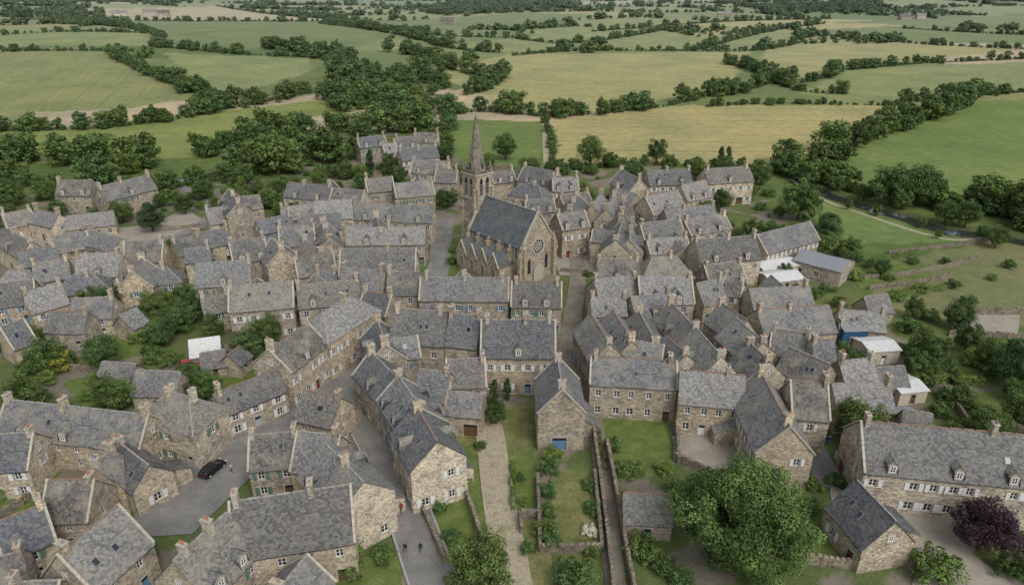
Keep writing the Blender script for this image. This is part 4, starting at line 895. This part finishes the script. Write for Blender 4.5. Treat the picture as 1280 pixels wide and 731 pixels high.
# ---------------------------------------------------------------- cars
M['car_black']=plain('car_paint_black',(.012,.013,.016),0.2,.6); M['car_red']=plain('car_paint_red',(.35,.02,.015),0.25,.6,var=.05); M['car_blue']=plain('car_paint_blue',(.03,.05,.10),0.25,.6); M['tyre']=plain('tyre_rubber',(.02,.02,.02),.9); M['lamp']=plain('headlamp',(.7,.7,.7),.15,.8); M['tail']=plain('tail_lamp',(.3,.01,.01),.3); M['rim']=plain('alloy',(.45,.46,.48),.3,.5)
M['car_white']=plain('car_paint_white',(.7,.7,.7),.25,.5,var=.04)
def car(px,py,px2,py2,paint):
    a=Vector(P(px,py));b=Vector(P(px2,py2)); ang=math.atan2(b.y-a.y,b.x-a.x); c=(a+b)/2
    E=empty('parked_car',(c.x,c.y,.15),ang); B=MB([paint,'glass','tyre','lamp','tail','rim'])
    prof=[(-2.15,.42,.72,.78),(-2.1,.3,.95,.84),(-1.6,.22,1.0,.89),(-.6,.2,.98,.9),(.6,.2,.96,.9),(1.3,.22,.9,.88),(1.95,.28,.76,.82),(2.15,.4,.6,.7)]
    sec=[]
    for x_,zb,zt,hw in prof: sec.append([(x_,-hw*.9,zb),(x_,-hw,zb+.15),(x_,-hw,(zb+zt)/2+.05),(x_,-hw*.86,zt),(x_,hw*.86,zt),(x_,hw,(zb+zt)/2+.05),(x_,hw,zb+.15),(x_,hw*.9,zb)])
    for s0,s1 in zip(sec[:-1],sec[1:]):
        for i in range(8): j=(i+1)%8; B.poly([s0[i],s0[j],s1[j],s1[i]],paint)
    B.poly(sec[0],paint); B.poly(sec[-1][::-1],paint)
    cab=[(-1.95,.97,.74),(-1.45,1.42,.62),(-.3,1.5,.64),(.35,1.44,.62),(1.1,.95,.74)]
    for (xa,za,wa),(xb,zb,wb) in zip(cab[:-1],cab[1:]):
        ends=za<1 or zb<1
        B.poly([(xa,-wa,za),(xb,-wb,zb),(xb,wb,zb),(xa,wa,za)],'glass' if ends else paint)
        for sg in (-1,1):
            f=[(xa,sg*.76,.95),(xb,sg*.76,.95),(xb,sg*wb,zb),(xa,sg*wa,za)]; B.poly(f if sg<0 else f[::-1],'glass')
    for xp in (-.35,.4):
        for sg in (-1,1): B.box((xp,sg*.705,1.2),(.07,.05,.5),paint,Matrix.Rotation(sg*.25,3,'X'))
    for xw in (-1.35,1.35):
        for sg in (-1,1):
            n=16; r=.33
            for R_,mt,yo in ((r,'tyre',.90),(r*.6,'rim',.915)):
                pts_=[(xw+R_*math.cos(2*math.pi*i/n),sg*yo,.33+R_*math.sin(2*math.pi*i/n)) for i in range(n)]; B.poly(pts_,mt)
                if mt=='tyre':
                    for i in range(n): j=(i+1)%n; p,q=pts_[i],pts_[j]; B.poly([p,q,(q[0],sg*.68,q[2]),(p[0],sg*.68,p[2])],mt)
    for sg in (-1,1):
        B.box((2.05,sg*.6,.66),(.22,.32,.14),'lamp'); B.box((-2.12,sg*.62,.78),(.12,.28,.2),'tail'); B.box((.75,sg*.92,.98),(.16,.14,.12),paint)
    B.obj('bodywork',E)
car(254,600,279,580,'car_black'); car(233,460,243,459,'car_red'); car(1018,560,1030,550,'car_blue'); car(90,306,104,303,'car_white'); car(130,302,142,299,'car_blue')
# ---------------------------------------------------------------- people
for k,c in {'skin':(.45,.28,.2),'hair':(.05,.03,.02),'jeans':(.05,.07,.12),'coat_dark':(.02,.02,.025),'coat_teal':(.03,.16,.17),'coat_red':(.3,.04,.04),'coat_pale':(.5,.48,.42)}.items(): M[k]=plain(k,c,.85)
def person(px,py,head,top,name):
    g=P(px,py,0.16); v=[(0,0,.95),(0,.02,1.2),(0,.01,1.42),(0,.02,1.52),(0,.04,1.62),(0,.04,1.72)]; r=[.15,.15,.13,.055,.09,.08]; e=[(0,1),(1,2),(2,3),(3,4),(4,5)]
    for s in (-1,1):
        st=s*.22; b=len(v)
        v+=[(s*.1,0,.9),(s*.1,st*.55+.03,.5),(s*.1,st,.08),(s*.1,st+.17,.04)]; r+=[.1,.07,.045,.04]; e+=[(0,b),(b,b+1),(b+1,b+2),(b+2,b+3)]
        b=len(v); v+=[(s*.2,0,1.4),(s*.25,-st*.4,1.12),(s*.25,-st*.8+.06,.88),(s*.25,-st*.8+.08,.8)]; r+=[.065,.05,.035,.03]; e+=[(2,b),(b,b+1),(b+1,b+2),(b+2,b+3)]
        for k in range(5):
            f=len(v); L=[.07,.08,.085,.075,.05][k]
            v+=[(s*.25,-st*.8+.05+k*.018,.78),(s*.25-s*.01,-st*.8+.05+k*.02,.78-L)]; r+=[.009,.008]; e+=[(b+3,f),(f,f+1)]
    me=bpy.data.meshes.new(name); me.from_pydata(v,e,[]); o=bpy.data.objects.new('tmp',me); scene.collection.objects.link(o)
    sk=o.modifiers.new('s','SKIN')
    for i,q in enumerate(r): me.skin_vertices[0].data[i].radius=(q,q)
    me.skin_vertices[0].data[0].use_root=True
    o.modifiers.new('u','SUBSURF').levels=1
    dg=bpy.context.evaluated_depsgraph_get(); m2=bpy.data.meshes.new_from_object(o.evaluated_get(dg)); bpy.data.objects.remove(o)
    for k in (top,'jeans','skin','hair'): m2.materials.append(M[k])
    for p in m2.polygons:
        c=p.center; p.material_index=0 if c.z>.86 else 1
        if c.z>1.5: p.material_index=3 if (c.z>1.68 or c.y<.02) else 2
        if abs(c.x)>.19 and c.z<.87: p.material_index=2
        p.use_smooth=True
    q=bpy.data.objects.new(name,m2); q.location=g; q.rotation_euler=(0,0,head); link(q)
try:
    person(497,633,.3,'coat_teal','walking_person'); person(507,690,2.9,'coat_dark','walking_person'); person(526,690,.2,'coat_dark','walking_person'); person(502,640,.5,'coat_red','walking_person'); person(290,590,1.2,'coat_pale','standing_person')
except Exception as ex: print('person failed',ex)
# ---------------------------------------------------------------- world, sun
w=bpy.data.worlds.new('World'); scene.world=w; w.use_nodes=True; nt=w.node_tree; bg=nt.nodes['Background']; sky=nt.nodes.new('ShaderNodeTexSky'); sky.sky_type='NISHITA'; sky.sun_disc=False
EL=48; AZ=150
sky.sun_elevation=rad(EL); sky.sun_rotation=rad(AZ); sky.dust_density=3; hs=nt.nodes.new('ShaderNodeHueSaturation'); hs.inputs['Saturation'].default_value=.35
nt.links.new(sky.outputs[0],hs.inputs['Color']); nt.links.new(hs.outputs[0],bg.inputs[0]); bg.inputs[1].default_value=.15; hs.inputs['Value'].default_value=1.15
sl=bpy.data.lights.new('sun','SUN'); sl.energy=1.2; sl.angle=rad(32); sl.color=(1,.98,.955); so=link(bpy.data.objects.new('sun',sl))
sd=Vector((math.sin(rad(AZ))*math.cos(rad(EL)),math.cos(rad(AZ))*math.cos(rad(EL)),math.sin(rad(EL)))); so.rotation_euler=sd.to_track_quat('Z','Y').to_euler(); so.location=sd*300
scene.view_settings.view_transform='Standard'; scene.view_settings.look='None'; scene.view_settings.exposure=0
